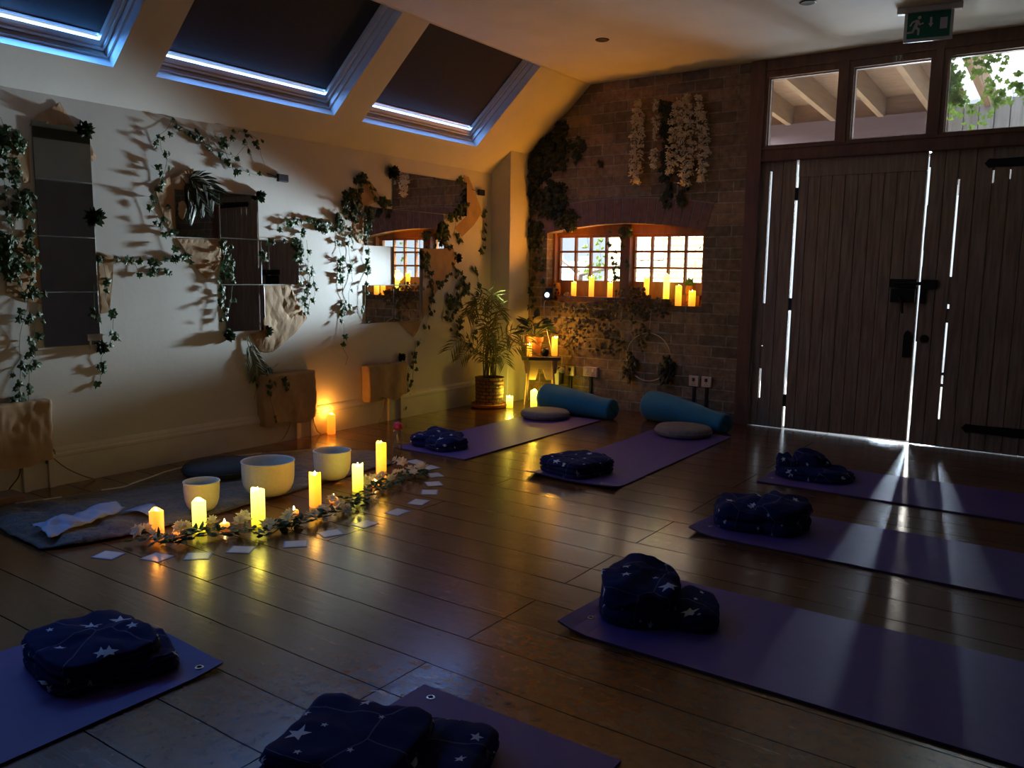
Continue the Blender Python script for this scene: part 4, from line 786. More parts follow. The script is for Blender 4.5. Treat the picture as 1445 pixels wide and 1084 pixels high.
garland('hanging_dried_garland', 'dried foliage straggling along and below the window sill', 'dried garland', [[(0.503, 6.29, 0.865), (0.723, 6.29, 0.848), (0.969, 6.29, 0.894), (1.238, 6.29, 0.932), (1.497, 6.29, 0.946), (1.673, 6.29, 0.917)], [(0.542, 6.29, 0.816), (0.620, 6.29, 0.631), (0.713, 6.29, 0.447)], [(0.831, 6.29, 0.827), (0.921, 6.29, 0.647), (0.899, 6.29, 0.460)], [(1.338, 6.29, 0.906), (1.410, 6.29, 0.732), (1.371, 6.29, 0.552)], [(1.094, 6.29, 0.862), (1.128, 6.29, 0.658), (1.188, 6.29, 0.480)]], YM, .034, 65, 60, .06,
        [([(1.256, 6.29, 1.004)][0], (.16, .05, .05), 44, .034), ([(1.175, 6.29, 0.841)][0], (.28, .05, .1), 70, .034), ([(1.422, 6.29, 0.897)][0], (.2, .05, .1), 64, .034), ([(0.868, 6.29, 0.767)][0], (.2, .04, .1), 44, .034), ([(1.048, 6.29, 0.605)][0], (.15, .04, .14), 34, .032), ([(1.348, 6.29, 0.640)][0], (.12, .04, .12), 28, .032), ([(0.679, 6.29, 0.621)][0], (.16, .04, .15), 44, .03)], 'dry', gb, off=.03)
e = thing('hanging_wreath', 'thin metal hoop wreath with two leaf clusters low on the brick wall', 'wreath', (1.433, 6.26, .475)); rng = random.Random(66)
mb = MB(); mb.tube([(.20 * cos(2 * pi * k / 48), 0, .20 * sin(2 * pi * k / 48)) for k in range(49)], .004, 6, cap=False); mb.build('hoop', 'chrome', e)
for s, cx in ((0, -.17), (1, .17)):
    mb = MB(); clump(mb, (cx, -.01, -.08), (.075, .03, .13), 70, .05, rng, YM, OVAL); mb.build('leaf_cluster', 'dry' if s == 0 else 'dark ivy', e, normals=False)
mb = MB(); mb.tube([(0, 0, .2), (0, .02, .37)], .0015, 4); mb.build('hanging_thread', 'socket', e)
# sockets, plug, adapter
def socket(x, z, w_, label, gang):
    e = thing('wall_socket', label, 'socket', (x, YB, z), 0, 'sockets low on the brick wall'); h = .086
    mb = MB(); mb.bbox(-w_ / 2, w_ / 2, -.022, 0, -h / 2, h / 2, .004); mb.build('back_box', 'socket', e)
    mb = MB(); mb.bbox(-w_ / 2 + .003, w_ / 2 - .003, -.027, -.021, -h / 2 + .003, h / 2 - .003, .002); mb.build('face_plate', 'chrome', e)
    for g_ in range(gang):
        cx = (g_ - (gang - 1) / 2) * .06
        mb = MB(); mb.bbox(cx - .012, cx + .012, -.031, -.026, .0, .028, .002); mb.build('rocker', 'socket' if gang > 1 else 'black', e)
        mb = MB()
        for dx, dz in ((0, -.008), (-.01, -.024), (.01, -.024)): mb.box(cx + dx - .003, cx + dx + .003, -.0285, -.026, dz - .003, dz + .003)
        mb.build('pin_hole', 'black', e)
    mb = MB(); mb.bbox(-.012, .012, -.014, 0, -z, -h / 2, .002); mb.build('conduit', 'black', e)
socket(.675, .297, .09, 'wall socket with a white plug in it, left of the double socket', 1)
socket(.88, .305, .146, 'double wall socket between the stool and the wreath', 2)
socket(1.838, .307, .086, 'single switch plate with a dark square, right of the wreath', 1)
socket(1.945, .309, .086, 'wall socket nearest the boarded doors', 1)
e = thing('plug', 'round white plug pushed into the leftmost wall socket', 'plug', (.600, 6.262, .30))
mb = MB(); mb.lathe([(0, 0), (.026, 0), (.028, .01), (.022, .03), (.01, .036), (0, .036)], 16, mtx=Matrix.Rotation(R(90), 3, 'X')); mb.build('body', 'socket', e, smooth=True)
mb = MB(); mb.tube([(0, -.034, 0), (-.03, -.05, .01), (-.08, -.03, -.02), (-.12, -.02, -.06)], .003, 5); mb.build('flex', 'socket', e)
e = thing('power_adapter', 'tall white plastic box on the brick wall right of the stool', 'adapter', (.475, YB, .165))
mb = MB(); mb.bbox(.04, .105, -.05, 0, 0, .135, .008); mb.build('body', 'socket', e)
mb = MB(); mb.tube([(.07, -.03, .135), (.09, -.05, .17), (.14, -.04, .16)], .003, 5); mb.build('lead', 'socket', e)
# clip lamp by the window
e = thing('clip_lamp', 'clip-on lamp with a lit white face at the left end of the sill', 'lamp', (.475, 6.175, .965))
ax = (V((.9, 1.9, 1.2)) - V((.475, 6.175, .965))).normalized(); ax = (V((1.6, 0, 1.1)) - V((.475, 6.175, .965))).normalized(); mt = ax.to_track_quat('Z', 'Y').to_matrix()
mb = MB(); mb.lathe([(.0, -.06), (.024, -.06), (.034, -.04), (.040, 0), (.036, .005), (.024, .001), (.022, -.003), (0, -.004)], 20, mtx=mt); mb.build('housing', 'navy plastic', e, smooth=True, edge=40)
mb = MB(); mb.lathe([(.022, -.003), (.020, .002), (0, .003)], 20, mtx=mt); mb.build('lens', 'led', e)
mb = MB(); mb.bbox(-.045, .045, .02, .1, -.05, -.035, .003); mb.bbox(-.04, .04, .03, .07, -.035, .06, .006); mb.build('clip', 'navy plastic', e)
cord([(.455, 6.22, .92), (.43, 6.21, .90), (.435, 6.20, .80), (.49, 6.16, .66), (.56, 6.11, .53), (.605, 6.07, .449)], 'pale flex running from the clip lamp down to the stool', .004, 'socket')

# ================================================================== WINDOW SILL
CAND = {}
def cmat(kind):
    if kind not in CAND:
        lo, hi, s0, s1 = {'amber': ((1, .17, .006), (1, .32, .015), .9, 1.7), 'gold': ((1, .27, .005), (1, .56, .02), .95, 1.9), 'lime': ((.82, .66, .004), (1, .95, .22), .95, 2.1)}[kind]
        CAND[kind] = glowmat('glowing %s wax' % kind, lo, hi, s0 * CS, s1 * CS)
    return CAND[kind]
FL = emat('warm led flame', (1, .75, .3), 12)
def candle(loc, h, r, kind, label, group, seed=0, light=0):
    rng = random.Random(seed); ph = rng.uniform(0, 6)
    e = thing('pillar_candle', label, 'candle', loc, 0, group); mb = MB(); n = 22
    prof = [(0, 0), (r * .97, 0), (r, .004), (r, h * .5), (r, h * .92), (r * .97, h), (r * .86, h - .002), (r * .8, h - .012), (r * .3, h - .02), (0, h - .02)]
    mb.lathe(prof, n)
    for k, p in enumerate(mb.v):
        if p[2] > h * .95:
            a = math.atan2(p[1], p[0]); mb.v[k] = (p[0], p[1], p[2] + .006 * sin(2 * a + ph) + .003 * sin(3 * a + 2 * ph) - .004)
    mb.build('wax', cmat(kind), e, True, edge=50)
    mb = MB(); mb.lathe([(.001, h - .02), (.006, h - .012), (.004, h + .001), (0, h + .008)], 8); mb.build('flame', FL, e, True)
    if light:
        l = bpy.data.lights.new('candle_light', 'POINT'); l.energy = light; l.shadow_soft_size = .02; l.color = {'amber': (1, .34, .03), 'gold': (1, .45, .05), 'lime': (1, .75, .06)}[kind]
        lo_ = bpy.data.objects.new('candle_light', l); COL.objects.link(lo_); lo_.location = V(loc) + V((0, 0, h + .03))
    return e
gs = 'pillar candles on the window sill'
kz = .957
for i, (px, h, kind, t) in enumerate([([(0.638, 6.360, 0.975)], .125, 'gold', 'short pillar candle at the left end of the sill beside the spotted pot'), ([(0.817, 6.360, 0.980)], .178, 'gold', 'tall pillar candle in the middle of the left sash'), ([(1.001, 6.360, 0.978)], .13, 'gold', 'short pillar candle on the sill just left of the centre post'), ([(1.346, 6.360, 0.994)], .178, 'gold', 'tall pillar candle on the sill just right of the centre post')]):
    candle((px[0][0], 6.36, kz), h, .023, kind, t, gs, i)
candle((1.515, 6.385, kz), .205, .026, 'lime', 'tallest palest pillar candle, set back in the right of the window', gs, 5)
candle((1.655, 6.315, WZ0), .165, .026, 'gold', 'pillar candle standing on the low brick ledge beside the spotted orange pot', gs, 6)
candle((1.765, 6.335, WZ0), .125, .028, 'gold', 'short pillar candle at the right end of the window ledge', gs, 7)
def pot(loc, r, h, label, spots, plant):
    e = thing('ornament_pot', label, 'pot', loc); mb = MB()
    mb.lathe([(0, 0), (r * .8, 0), (r, h * .25), (r * 1.02, h * .6), (r * .85, h * .95), (r * .9, h), (r * .8, h), (r * .72, h * .85), (0, h * .8)], 20); mb.build('body', 'orange deco', e, True)
    if spots:
        mb = MB(); rng = random.Random(9)
        for k in range(11):
            a = -pi / 2 + rng.uniform(-1.4, 1.4); z = h * rng.uniform(.18, .85); p = V((cos(a), sin(a), 0)) * r * 1.015 + V((0, 0, z)); sd = V((-sin(a), cos(a), 0))
            s = r * rng.uniform(.16, .3); mb.add([p + sd * s * cos(t) + V((0, 0, s * sin(t))) for t in [2 * pi * j / 8 for j in range(8)]], [tuple(range(8))])
        mb.build('black_spot', 'black', e)
    if plant:
        mb = MB(); rng = random.Random(10)
        for k in range(16): leaf(mb, (0, 0, h * .85), (rng.uniform(-1, 1), rng.uniform(-1, .6), 1.1), (rng.uniform(-1, 1), -1, .2), rng.uniform(.05, .09), OVAL, .1)
        mb.build('plant', 'fern', e, normals=False)
pot((.462, 6.355, kz), .036, .115, 'black spotted orange pot at the left end of the window sill', True, False)
pot((1.725, 6.40, WZ0), .036, .085, 'black spotted orange pot on the low ledge behind the candles', True, False)
pot((1.70, 6.43, kz + .035), .034, .08, 'plain orange pot holding a small spiky plant in the right of the window', False, True)
mb = MB(); mb.bbox(1.62, 1.80, 6.405, 6.448, WZ0, kz + .035, .004)
solo(mb, 'wood_block', 'sash wood', 'small timber riser under the orange plant pot', 'block', (1.71, 6.42, WZ0))
for i, (x, y, t) in enumerate([(.575, 6.34, 'dried orange slice lying between the first and second sill candles'), (.628, 6.35, 'dried orange slice tilted against the second sill candle'), (1.29, 6.33, 'dried orange slice left of a pair right of the centre post'), (1.345, 6.335, 'dried orange slice at the right of the pair before the right sash')]):
    mb = MB(); mtx = Matrix.Translation((x, y, kz + .012)) @ Matrix.Rotation(R(55 + 8 * i), 4, 'X')
    mb.lathe([(0, 0), (.024, 0), (.026, .003), (.024, .006), (0, .006)], 16, mtx=mtx.to_3x3(), c=mtx.translation); mb.lathe([(.021, .0062), (.021, .0075), (.019, .0075), (.019, .0062)], 16, mtx=mtx.to_3x3(), c=mtx.translation)
    solo(mb, 'orange_slice', 'slice', t, 'dried fruit', (x, y, kz), 'dried orange slices on the sill')

# ================================================================== FLOOR: MATS, BLANKETS, BOLSTERS
MT = .0065
def yoga_mat(x0, x1, y0, y1, label, ends, rz=0, curl=()):
    """x0..x1, y0..y1 flat mat; ends: eyelet positions; curl: sides ('x0','x1','y0','y1') slightly lifted"""
    cx, cy = (x0 + x1) / 2, (y0 + y1) / 2; e = thing('yoga_mat', label, 'yoga mat', (cx, cy, 0), rz, 'purple yoga mats on the floor'); hx, hy = (x1 - x0) / 2, (y1 - y0) / 2
    def zc(x, y):
        d = 9; z = 0
        for c in curl:
            d = {'x0': x + hx, 'x1': hx - x, 'y0': y + hy, 'y1': hy - y}[c]
            z += .017 * max(0, 1 - d / .13) ** 2 * (1 + .4 * sin((x + y) * 9))
        return z + .0012 * nz(x * 4, y * 4)  + .0013
    mb = MB(); nx, ny = max(8, int(hx * 40)), max(8, int(hy * 40))
    def fn(u, v_, dz): x, y = (u * 2 - 1) * hx, (v_ * 2 - 1) * hy; return V((x, y, zc(x, y) + dz))
    mb.grid(nx, ny, lambda u, v_: fn(u, v_, MT)); mb.grid(nx, ny, lambda u, v_: fn(u, v_, 0), 1); n0 = nx * ny
    rim = [i for i in range(nx)] + [j * nx + nx - 1 for j in range(1, ny)] + [(ny - 1) * nx + i for i in range(nx - 2, -1, -1)] + [j * nx for j in range(ny - 2, 0, -1)]
    for a, b_ in zip(rim, rim[1:] + rim[:1]): mb.f.append([a, b_, b_ + n0, a + n0]); mb.mi.append(1)
    mb.build('sheet', ['mat', 'mat under'], e)
    for (ex, ey) in ends:
        mb = MB(); z = zc(ex, ey) + MT
        mb.lathe([(.007, 0), (.012, 0), (.0125, .0012), (.011, .002), (.0075, .002), (.007, .0004)], 16, (ex, ey, z)); mb.lathe([(.0068, .0006), (0, .0006)], 12, (ex, ey, z), 1)
        mb.build('eyelet', ['eyelet', 'black'], e)
    return e
yoga_mat(3.085, 4.875, 2.195, 2.835, 'purple yoga mat nearest the camera on the right, tallest blanket on its left end', [(-.84, -.20)], 0, ('x0',))
yoga_mat(3.02, 4.81, 3.415, 4.015, 'purple yoga mat second in the right hand row, lumpy blanket on its left end', [(-.84, -.18)], 0, ('x0',))
yoga_mat(2.955, 4.745, 4.535, 5.165, 'purple yoga mat closest to the boarded doors, crossed by the streak of light', [(-.85, -.2)], 0)
yoga_mat(1.828, 2.392, 3.85, 5.69, 'mauve purple yoga mat running to the bolster by the doors end of the brick wall', [(.18, -.87)], R(.9), ('y0',))
yoga_mat(.735, 1.325, 3.925, 5.685, 'purple yoga mat running to the bolster beside the stool', [], R(0.6), ())
yoga_mat(1.842, 2.445, -.40, 1.387, 'dark purple yoga mat cut off at the bottom left corner', [(.265, .84)], 0, ('y1',))
yoga_mat(2.985, 3.60, -.15, 1.652, 'purple yoga mat cut off at the bottom centre, nearest the camera', [(-.245, .855)], 0, ())

def soft_slab(mb, cx, cy, z0, sx, sy, h, rot=0, layers=3, seed=0, tilt=(0, 0), ex=5, bulge=.15, wr=.012):
    """a folded stack of fleece: rounded block with fold lines round its sides"""
    prof = [(.0, 0), (.6, 0), (.93, 0), (.985, .06)]
    ns = layers * 6
    for k in range(1, ns): t = k / ns; prof.append((1.0 - .085 * abs(cos(pi * layers * t)) ** 5 - .10 * max(0, t - .75) ** 2 * 16 * .25, .06 + .86 * t))
    prof += [(.955, .95), (.9, .985), (.8, 1.0), (.65, 1.0), (.45, 1.0), (.25, 1.0), (.1, 1.0), (0, 1.0)]
    n = 64; ca, sa = cos(rot), sin(rot)
    def P(i, j):
        r, t = prof[j]; a = 2 * pi * i / n; c, s = cos(a), sin(a)
        k = (abs(c) ** ex + abs(s) ** ex) ** (-1 / ex); x, y = c * k * r * sx / 2, s * k * r * sy / 2
        hh = h * (1 + tilt[0] * x / sx * 2 + tilt[1] * y / sy * 2) * (1 + bulge * (1 - r * r))
        z = t * hh
        w_ = nz(x * 11 + seed, y * 11, z * 9) * wr + nz(x * 26, y * 26 + seed, z * 20) * wr * .45
        f = 1 + w_ * (3.2 if t > 0.02 else 1.5)
        x2, y2 = x * f + .012 * nz(seed, z * 22, y * 3), y * f
        z = max(0, z + (w_ * 1.3 if t > .5 else w_ * .2 * t))
        return V((cx + x2 * ca - y2 * sa, cy + x2 * sa + y2 * ca, z0 + z))
    m_ = len(prof); vs = [P(i, j) for j in range(m_) for i in range(n)]
    def uv(i, j):
        r, t = prof[j]; a = 2 * pi * i / n; c, s = cos(a), sin(a); k = (abs(c) ** ex + abs(s) ** ex) ** (-1 / ex)
        q = r if t > .98 else 1 + (1 - t) * h / (sx / 2); return (c * k * q * sx / 2 + seed * 1.37, s * k * q * sy / 2 + seed * .71)
    fs = [(j * n + i, j * n + (i + 1) % n, (j + 1) * n + (i + 1) % n, (j + 1) * n + i) for j in range(m_ - 1) for i in range(n)]
    mb.add(vs, fs, 0, [uv(i, j) for j in range(m_) for i in range(n)])
def blanket(loc, slabs, label, tags=()):
    e = thing('folded_blanket', label, 'blanket', loc, 0, 'navy star blankets on the mats'); mb = MB()
    for s in slabs: soft_slab(mb, **s)
    mb.build('fleece', 'fleece', e, True)
    for (p, rz, sz) in tags:
        m2 = MB(); mt_ = Matrix.Translation(p) @ Matrix.Rotation(rz, 4, 'Z') @ Matrix.Rotation(R(-25), 4, 'X')
        m2.grid(6, 4, lambda u, v_: mt_ @ V(((u - .5) * sz[0], (v_ - .5) * sz[1], .004 * sin(u * 4)))); m2.build('care_label', 'tag', e)
    return e
Z_ = MT + .0036
blanket((3.26, 2.47, Z_), [dict(cx=-.015, cy=0, z0=0, sx=.27, sy=.30, h=.125, rot=R(24), layers=2, seed=1.3, tilt=(-.05, .12), ex=3.2, bulge=.14, wr=.026), dict(cx=.155, cy=.045, z0=0, sx=.17, sy=.22, h=.06, rot=R(20), layers=2, seed=2.1, ex=3.5, wr=.02)], 'navy star blanket heaped tall on the nearest right hand mat')
blanket((3.25, 3.70, Z_), [dict(cx=-.06, cy=-.01, z0=0, sx=.30, sy=.30, h=.095, rot=R(10), layers=2, seed=3.2, ex=3, bulge=.2, wr=.02), dict(cx=.09, cy=.02, z0=0, sx=.23, sy=.30, h=.12, rot=R(-6), layers=2, seed=4.4, ex=3, bulge=.16, wr=.02)], 'navy star blanket with a hump on the second right hand mat')
blanket((3.19, 4.83, Z_), [dict(cx=0, cy=0, z0=0, sx=.42, sy=.30, h=.055, rot=R(6), layers=2, seed=5.1, ex=3, wr=.02), dict(cx=-.03, cy=.04, z0=.05, sx=.20, sy=.17, h=.065, rot=R(-8), layers=1, seed=6.2, ex=2.5, bulge=.35, wr=.03), dict(cx=-.15, cy=.02, z0=0, sx=.15, sy=.2, h=.085, rot=R(12), layers=2, seed=6.8, ex=2.6, wr=.03)], 'flattened navy star blanket on the mat closest to the doors')
blanket((2.04, 4.09, Z_), [dict(cx=0, cy=0, z0=0, sx=.345, sy=.36, h=.082, rot=R(-14), layers=3, seed=7.7, ex=5, bulge=.08, wr=.011)], 'neatly folded navy star blanket on the mauve mat in the middle')
blanket((.945, 4.15, Z_), [dict(cx=-.05, cy=.03, z0=0, sx=.32, sy=.32, h=.07, rot=R(15), layers=2, seed=8.8, ex=3.4, bulge=.15, wr=.02), dict(cx=.1, cy=-.04, z0=0, sx=.22, sy=.27, h=.062, rot=R(-14), layers=2, seed=9.3, ex=3, bulge=.2, wr=.02)], 'navy star blanket on the mat beside the red topped bottle')
blanket((2.14, 1.17, Z_), [dict(cx=0, cy=0, z0=0, sx=.35, sy=.31, h=.082, rot=R(-8), layers=3, seed=10.5, ex=4.5, bulge=.14, wr=.016), dict(cx=.05, cy=.09, z0=0, sx=.33, sy=.20, h=.045, rot=R(-14), layers=2, seed=10.9, ex=4, wr=.02)], 'navy star blanket on the bottom left mat', [((.07, -.172, .035), R(10), (.026, .03))])
blanket((3.13, 1.26, Z_), [dict(cx=-.01, cy=-.02, z0=0, sx=.325, sy=.30, h=.10, rot=R(17), layers=3, seed=12.4, ex=8, bulge=.05, wr=.010), dict(cx=.12, cy=.11, z0=0, sx=.28, sy=.26, h=.058, rot=R(20), layers=2, seed=13.6, ex=7, bulge=.06, wr=.014)], 'large folded navy star blanket at the bottom centre of the photo', [((-.105, .175, .078), R(15), (.045, .034))])

def bolster(loc, rz, ln, r0, r1, label, tiltz=0):
    e = thing('bolster', label, 'bolster', loc, rz, 'teal blue bolsters by the brick wall'); mb = MB(); n = 32
    st = [(-.5, .0), (-.5, .3), (-.498, .7), (-.492, .92), (-.475, .99)] + [(-.46 + .92 * k / 14, 1.0) for k in range(15)] + [(.475, .985), (.492, .9), (.498, .65), (.5, .3), (.5, 0)]
    vs = []
    for t, k in st:
        u = t + .5; rr = (r0 + (r1 - r0) * max(0, min(1, (u - .15) / .7)) ** 1.3)
        for i in range(n):
            a = 2 * pi * i / n; f = 1 + .025 * nz(cos(a) * 1.5, sin(a) * 1.5, t * 6) + (.03 * sin(a * 9 + t * 3) * max(0, abs(t) - .38) * 6 * .35)
            x = t * ln + .012 * nz(cos(a), sin(a), 4.4) * (abs(t) > .48); y = rr * k * f * cos(a) * 1.06; z = rr * k * f * sin(a)
            vs.append(V((x, y, max(rr * .96 + z, .002) + tiltz * (-t + .5) * .03)))
    m_ = len(st); mb.add(vs, [(j * n + i, j * n + (i + 1) % n, (j + 1) * n + (i + 1) % n, (j + 1) * n + i) for j in range(m_ - 1) for i in range(n)])
    mb.build('cover', 'bolster', e, True)
    mb = MB(); mb.tube([(-.46 * ln, r0 * 1.05, r0 * .9), (0, (r0 + r1) / 2 * 1.07, (r0 + r1) / 2 * .9), (.46 * ln, r1 * 1.05, r1 * .9)], .0025, 5); mb.build('seam', 'bolster', e)
bolster((1.02, 5.83, .0), R(-5), .70, .115, .085, 'teal blue bolster beside the stool and its candles')
bolster((1.93, 5.93, .0), R(-16), .76, .118, .075, 'teal blue bolster on its own, nearer the boarded doors')
def cushion(loc, r, h, label, m, group):
    e = thing('round_cushion', label, 'cushion', loc, 0, group); mb = MB()
    mb.lathe([(0, 0), (r * .9, 0), (r * .98, h * .2), (r, h * .5), (r * .98, h * .8), (r * .92, h * .97), (r * .7, h * 1.04), (r * .3, h * 1.06), (0, h * 1.06)], 40, wob=lambda a, z: 1 + .012 * sin(3 * a) + .008 * sin(7 * a)); mb.build('pad', m, e, True)
    mb = MB(); mb.tube([(r * cos(a) * 1.003, r * sin(a) * 1.003, h * .52) for a in [2 * pi * k / 48 for k in range(49)]], .004, 5, cap=False); mb.build('piping', m, e)
cushion((.905, 5.51, Z_), .195, .058, 'round grey cushion at the end of the mat beside the stool', 'cushion', 'round grey cushions on the far mats')
cushion((2.075, 5.54, Z_), .205, .062, 'round grey cushion at the end of the mauve mat, before the lone bolster', 'cushion', 'round grey cushions on the far mats')
cushion((.50, 2.78, .016), .205, .06, 'dark round cushion lying on the patterned cloth behind the bowls', 'dark cushion', None)

# ================================================================== RUG, BOWLS, CANDLES, GARLAND, CARDS
fr_ = [(1.00, 1.56), (1.08, 1.70), (1.12, 1.90), (1.14, 2.27), (1.11, 2.6), (1.09, 2.9), (1.07, 3.3), (1.06, 3.58)]
bk_ = [(.30, 1.60), (.24, 1.75), (.30, 2.04), (.34, 2.3), (.20, 2.66), (.165, 3.1), (.37, 3.52), (.75, 3.76)]
def cur(P_, t):
    s = t * (len(P_) - 1); i = min(int(s), len(P_) - 2); a, b_ = V((*P_[i], 0)), V((*P_[i + 1], 0)); return a.lerp(b_, s - i)
rg = thing('patterned_cloth', 'crumpled patterned cloth spread on the floor behind the singing bowls', 'cloth', (.68, 2.6, 0)); mb = MB()
def rz2(x, y, edge): return .004 + (.020 * abs(nz(x * 5, y * 3)) + .010 * abs(nz(x * 13, y * 9, 2)) + .012 * max(0, nz(x * 2, y * 2.3, 5)) + (.05 * abs(nz(x * 7, y * 5, 8)) + .02 * abs(nz(x * 17, y * 13, 3))) * max(0, min(1, (2.15 - y) / .35))) * min(1, edge * 9 + .25)
REST = [(1.045, 2.285, .10), (1.06, 2.66, .15), (1.075, 3.08, .12), (.50, 2.78, .23)]
def fn(u, v_):
    p = cur(fr_, u).lerp(cur(bk_, u), v_); x = p.x + .012 * nz(p.y * 9, v_ * 3); y = p.y + .01 * nz(p.x * 9, u * 5)
    k_ = min([1] + [max(0, (math.hypot(x - bx, y - by) - br * .8) / (br * .6)) for bx, by, br in REST])
    return V((x, y, .004 + (rz2(x, y, min(v_, 1 - v_, u, 1 - u)) - .004) * (.12 + .88 * min(1, k_))))
mb.grid(90, 34, fn); o = shifted(mb, rg.location).build('cloth', 'rug', rg, True, normals=True); o.modifiers.new('thickness', 'SOLIDIFY').thickness = .004
mb = MB(); mb.tube([fn(u / 60, .985) + V((0, 0, .006)) for u in range(22, 47)], .004, 5); mb.tube([fn(u / 60, .985) + V((0, 0, .006)) for u in range(10, 17)], .004, 5); shifted(mb, rg.location).build('white_edging', 'tag', rg)
mb = MB()  # raised folds of the cloth, coloured as if lit blue from the skylight
def fl(u, v_):
    a, b_ = V((.80, 1.62, 0)).lerp(V((.76, 1.98, 0)), u), V((1.0, 1.60, 0)).lerp(V((.84, 2.02, 0)), u); p = a.lerp(b_, v_)
    return V((p.x + .02 * nz(u * 4, v_ * 3), p.y, .040 + .022 * sin(pi * v_) + .035 * abs(nz(p.x * 12, p.y * 9)) + .012 * nz(p.x * 28, p.y * 22)))
mb.grid(30, 16, fl)
def fl2(u, v_): p = V((.86, 1.98, 0)).lerp(V((.82, 2.13, 0)), u).lerp(V((1.0, 2.04, 0)).lerp(V((.96, 2.12, 0)), u), v_); return V((p.x, p.y, .035 + .02 * sin(pi * v_) + .006 * nz(p.x * 20, p.y * 20)))
mb.grid(10, 10, fl2)
o = shifted(mb, rg.location).build('blue_lit_fold', 'skylit', rg, True); o.modifiers.new('thickness', 'SOLIDIFY').thickness = .002
def bowl(loc, r, h, label):
    e = thing('singing_bowl', label, 'singing bowl', loc, 0, 'frosted singing bowls'); mb = MB(); t = .0055
    outer = [(0, 0), (r * .45, .002), (r * .68, .010), (r * .85, .030), (r * .95, .058), (r * .99, .09), (r, h * .7), (r * 1.005, h)]
    inner = [(q - t if q > t else 0, z + t) for q, z in outer[:-1]]; mb.lathe(outer + [(r * 1.005 - t, h)] + inner[::-1], 44); mb.build('bowl', 'bowl', e, True, edge=45)
    mb = MB(); mb.tube([((r + .0005) * cos(a), (r + .0005) * sin(a), h) for a in [2 * pi * k / 44 for k in range(45)]], .0035, 6, cap=False); mb.build('rim', 'bowl', e, True)
bowl((1.045, 2.285, .0115), .081, .142, 'smallest frosted white singing bowl, left of the three')
bowl((1.06, 2.66, .0115), .130, .176, 'largest frosted white singing bowl, in the middle of the three')
bowl((1.075, 3.08, .0115), .101, .160, 'medium frosted white singing bowl, right of the three')
gf = 'pillar candles before the singing bowls'
def pushed(x, y, d=.03):
    v_ = V((x - 4.42, y, 0)).normalized() * d; return (x + v_.x, y + v_.y, 0)
candle(pushed(1.199, 1.956), .112, .030, 'amber', 'short amber pillar candle at the left end of the front row', gf, 11, .2)
candle(pushed(1.317, 2.084), .148, .030, 'lime', 'yellow pillar candle in front of the smallest singing bowl', gf, 12, .2)
candle(pushed(1.435, 2.303), .172, .031, 'lime', 'yellow pillar candle in front of the largest singing bowl', gf, 13, .2)
candle(pushed(1.403, 2.665), .172, .029, 'gold', 'gold pillar candle between the largest and medium singing bowls', gf, 14, .2)
candle(pushed(1.357, 2.996), .147, .029, 'lime', 'yellow pillar candle in front of the medium singing bowl', gf, 15, .2)
candle(pushed(1.254, 3.278), .205, .029, 'gold', 'tallest gold pillar candle at the right end of the front row', gf, 16, .2)
candle((.072, 4.00, 0), .145, .029, 'amber', 'amber pillar candle standing against the skirting', None, 17, 1.3)
candle(pushed(.395, 5.740), .102, .030, 'lime', 'short pillar candle on the floor between palm basket and stool', None, 18, 1.5)
candle(pushed(.576, 5.843, .02), .162, .029, 'lime', 'tall pillar candle on the floor in front of the stool', None, 19, 1.1)
TG = glowmat('glowing amber tealight', (.9, .17, .01), (1, .33, .02), .45, 1.3)
def tealight(loc, s, label):
    e = thing('tealight', label, 'tealight', loc, 0, 'ribbed amber tealights'); mb = MB()
    mb.lathe([(0, 0), (.014 * s, 0), (.019 * s, .004), (.0225 * s, .014), (.021 * s, .023), (.014 * s, .028), (.006 * s, .027), (0, .026)], 40, wob=lambda a, z: 1 + .10 * abs(cos(5 * a)) - .05 + .03 * sin(z * 700)); mb.build('glass_cup', TG, e, True)
    mb = MB(); mb.lathe([(.0005, .025), (.005, .029), (.0045, .036), (.001, .046)], 8); mb.build('flame', FL, e, True)
for (x, y, t) in [(1.271, 2.011, 'ribbed amber tealight between the amber candle and the first yellow candle'), (1.351, 2.186, 'ribbed amber tealight between the two yellow candles'), (1.432, 2.508, 'ribbed amber tealight before the right side of the largest bowl'), (1.417, 2.771, 'ribbed amber tealight between the gold and the third yellow candle'), (1.359, 3.126, 'ribbed amber tealight before the tallest gold candle')]:
    tealight(pushed(x, y, .02), 1.0, t)
GP = [V((x, y, .012)) for x, y in [(1.202, 1.851), (1.277, 1.885), (1.398, 1.921), (1.391, 2.043), (1.425, 2.142), (1.486, 2.189), (1.589, 2.220), (1.571, 2.330), (1.590, 2.477), (1.584, 2.612), (1.582, 2.728), (1.488, 2.942), (1.423, 3.139), (1.365, 3.285), (1.324, 3.416), (1.430, 3.459)]]
ge = thing('flower_garland', 'garland of small white flowers and leaves lying in front of the candles', 'flower garland', GP[0]); rng = random.Random(81); ms, ml = MB(), MB()
q = polypts(GP, .03); q = [p + V((rng.uniform(-.008, .008), rng.uniform(-.008, .008), rng.uniform(0, .012))) for p in q]; ms.tube(q, .0025, 5)
for k in range(300):
    p = q[rng.randrange(len(q))] + V((rng.uniform(-.045, .045), rng.uniform(-.045, .045), rng.uniform(0, .03)))
    leaf(ml, p, (rng.uniform(-1, 1), rng.uniform(-1, 1), rng.uniform(-.3, .3)), (rng.uniform(-.5, .5), rng.uniform(-.5, .5), 1), rng.uniform(.03, .052), OVAL, .15)
shifted(ms, GP[0]).build('stem', 'stem', ge); shifted(ml, GP[0]).build('foliage', 'ivy', ge, normals=False)
fp = MB()
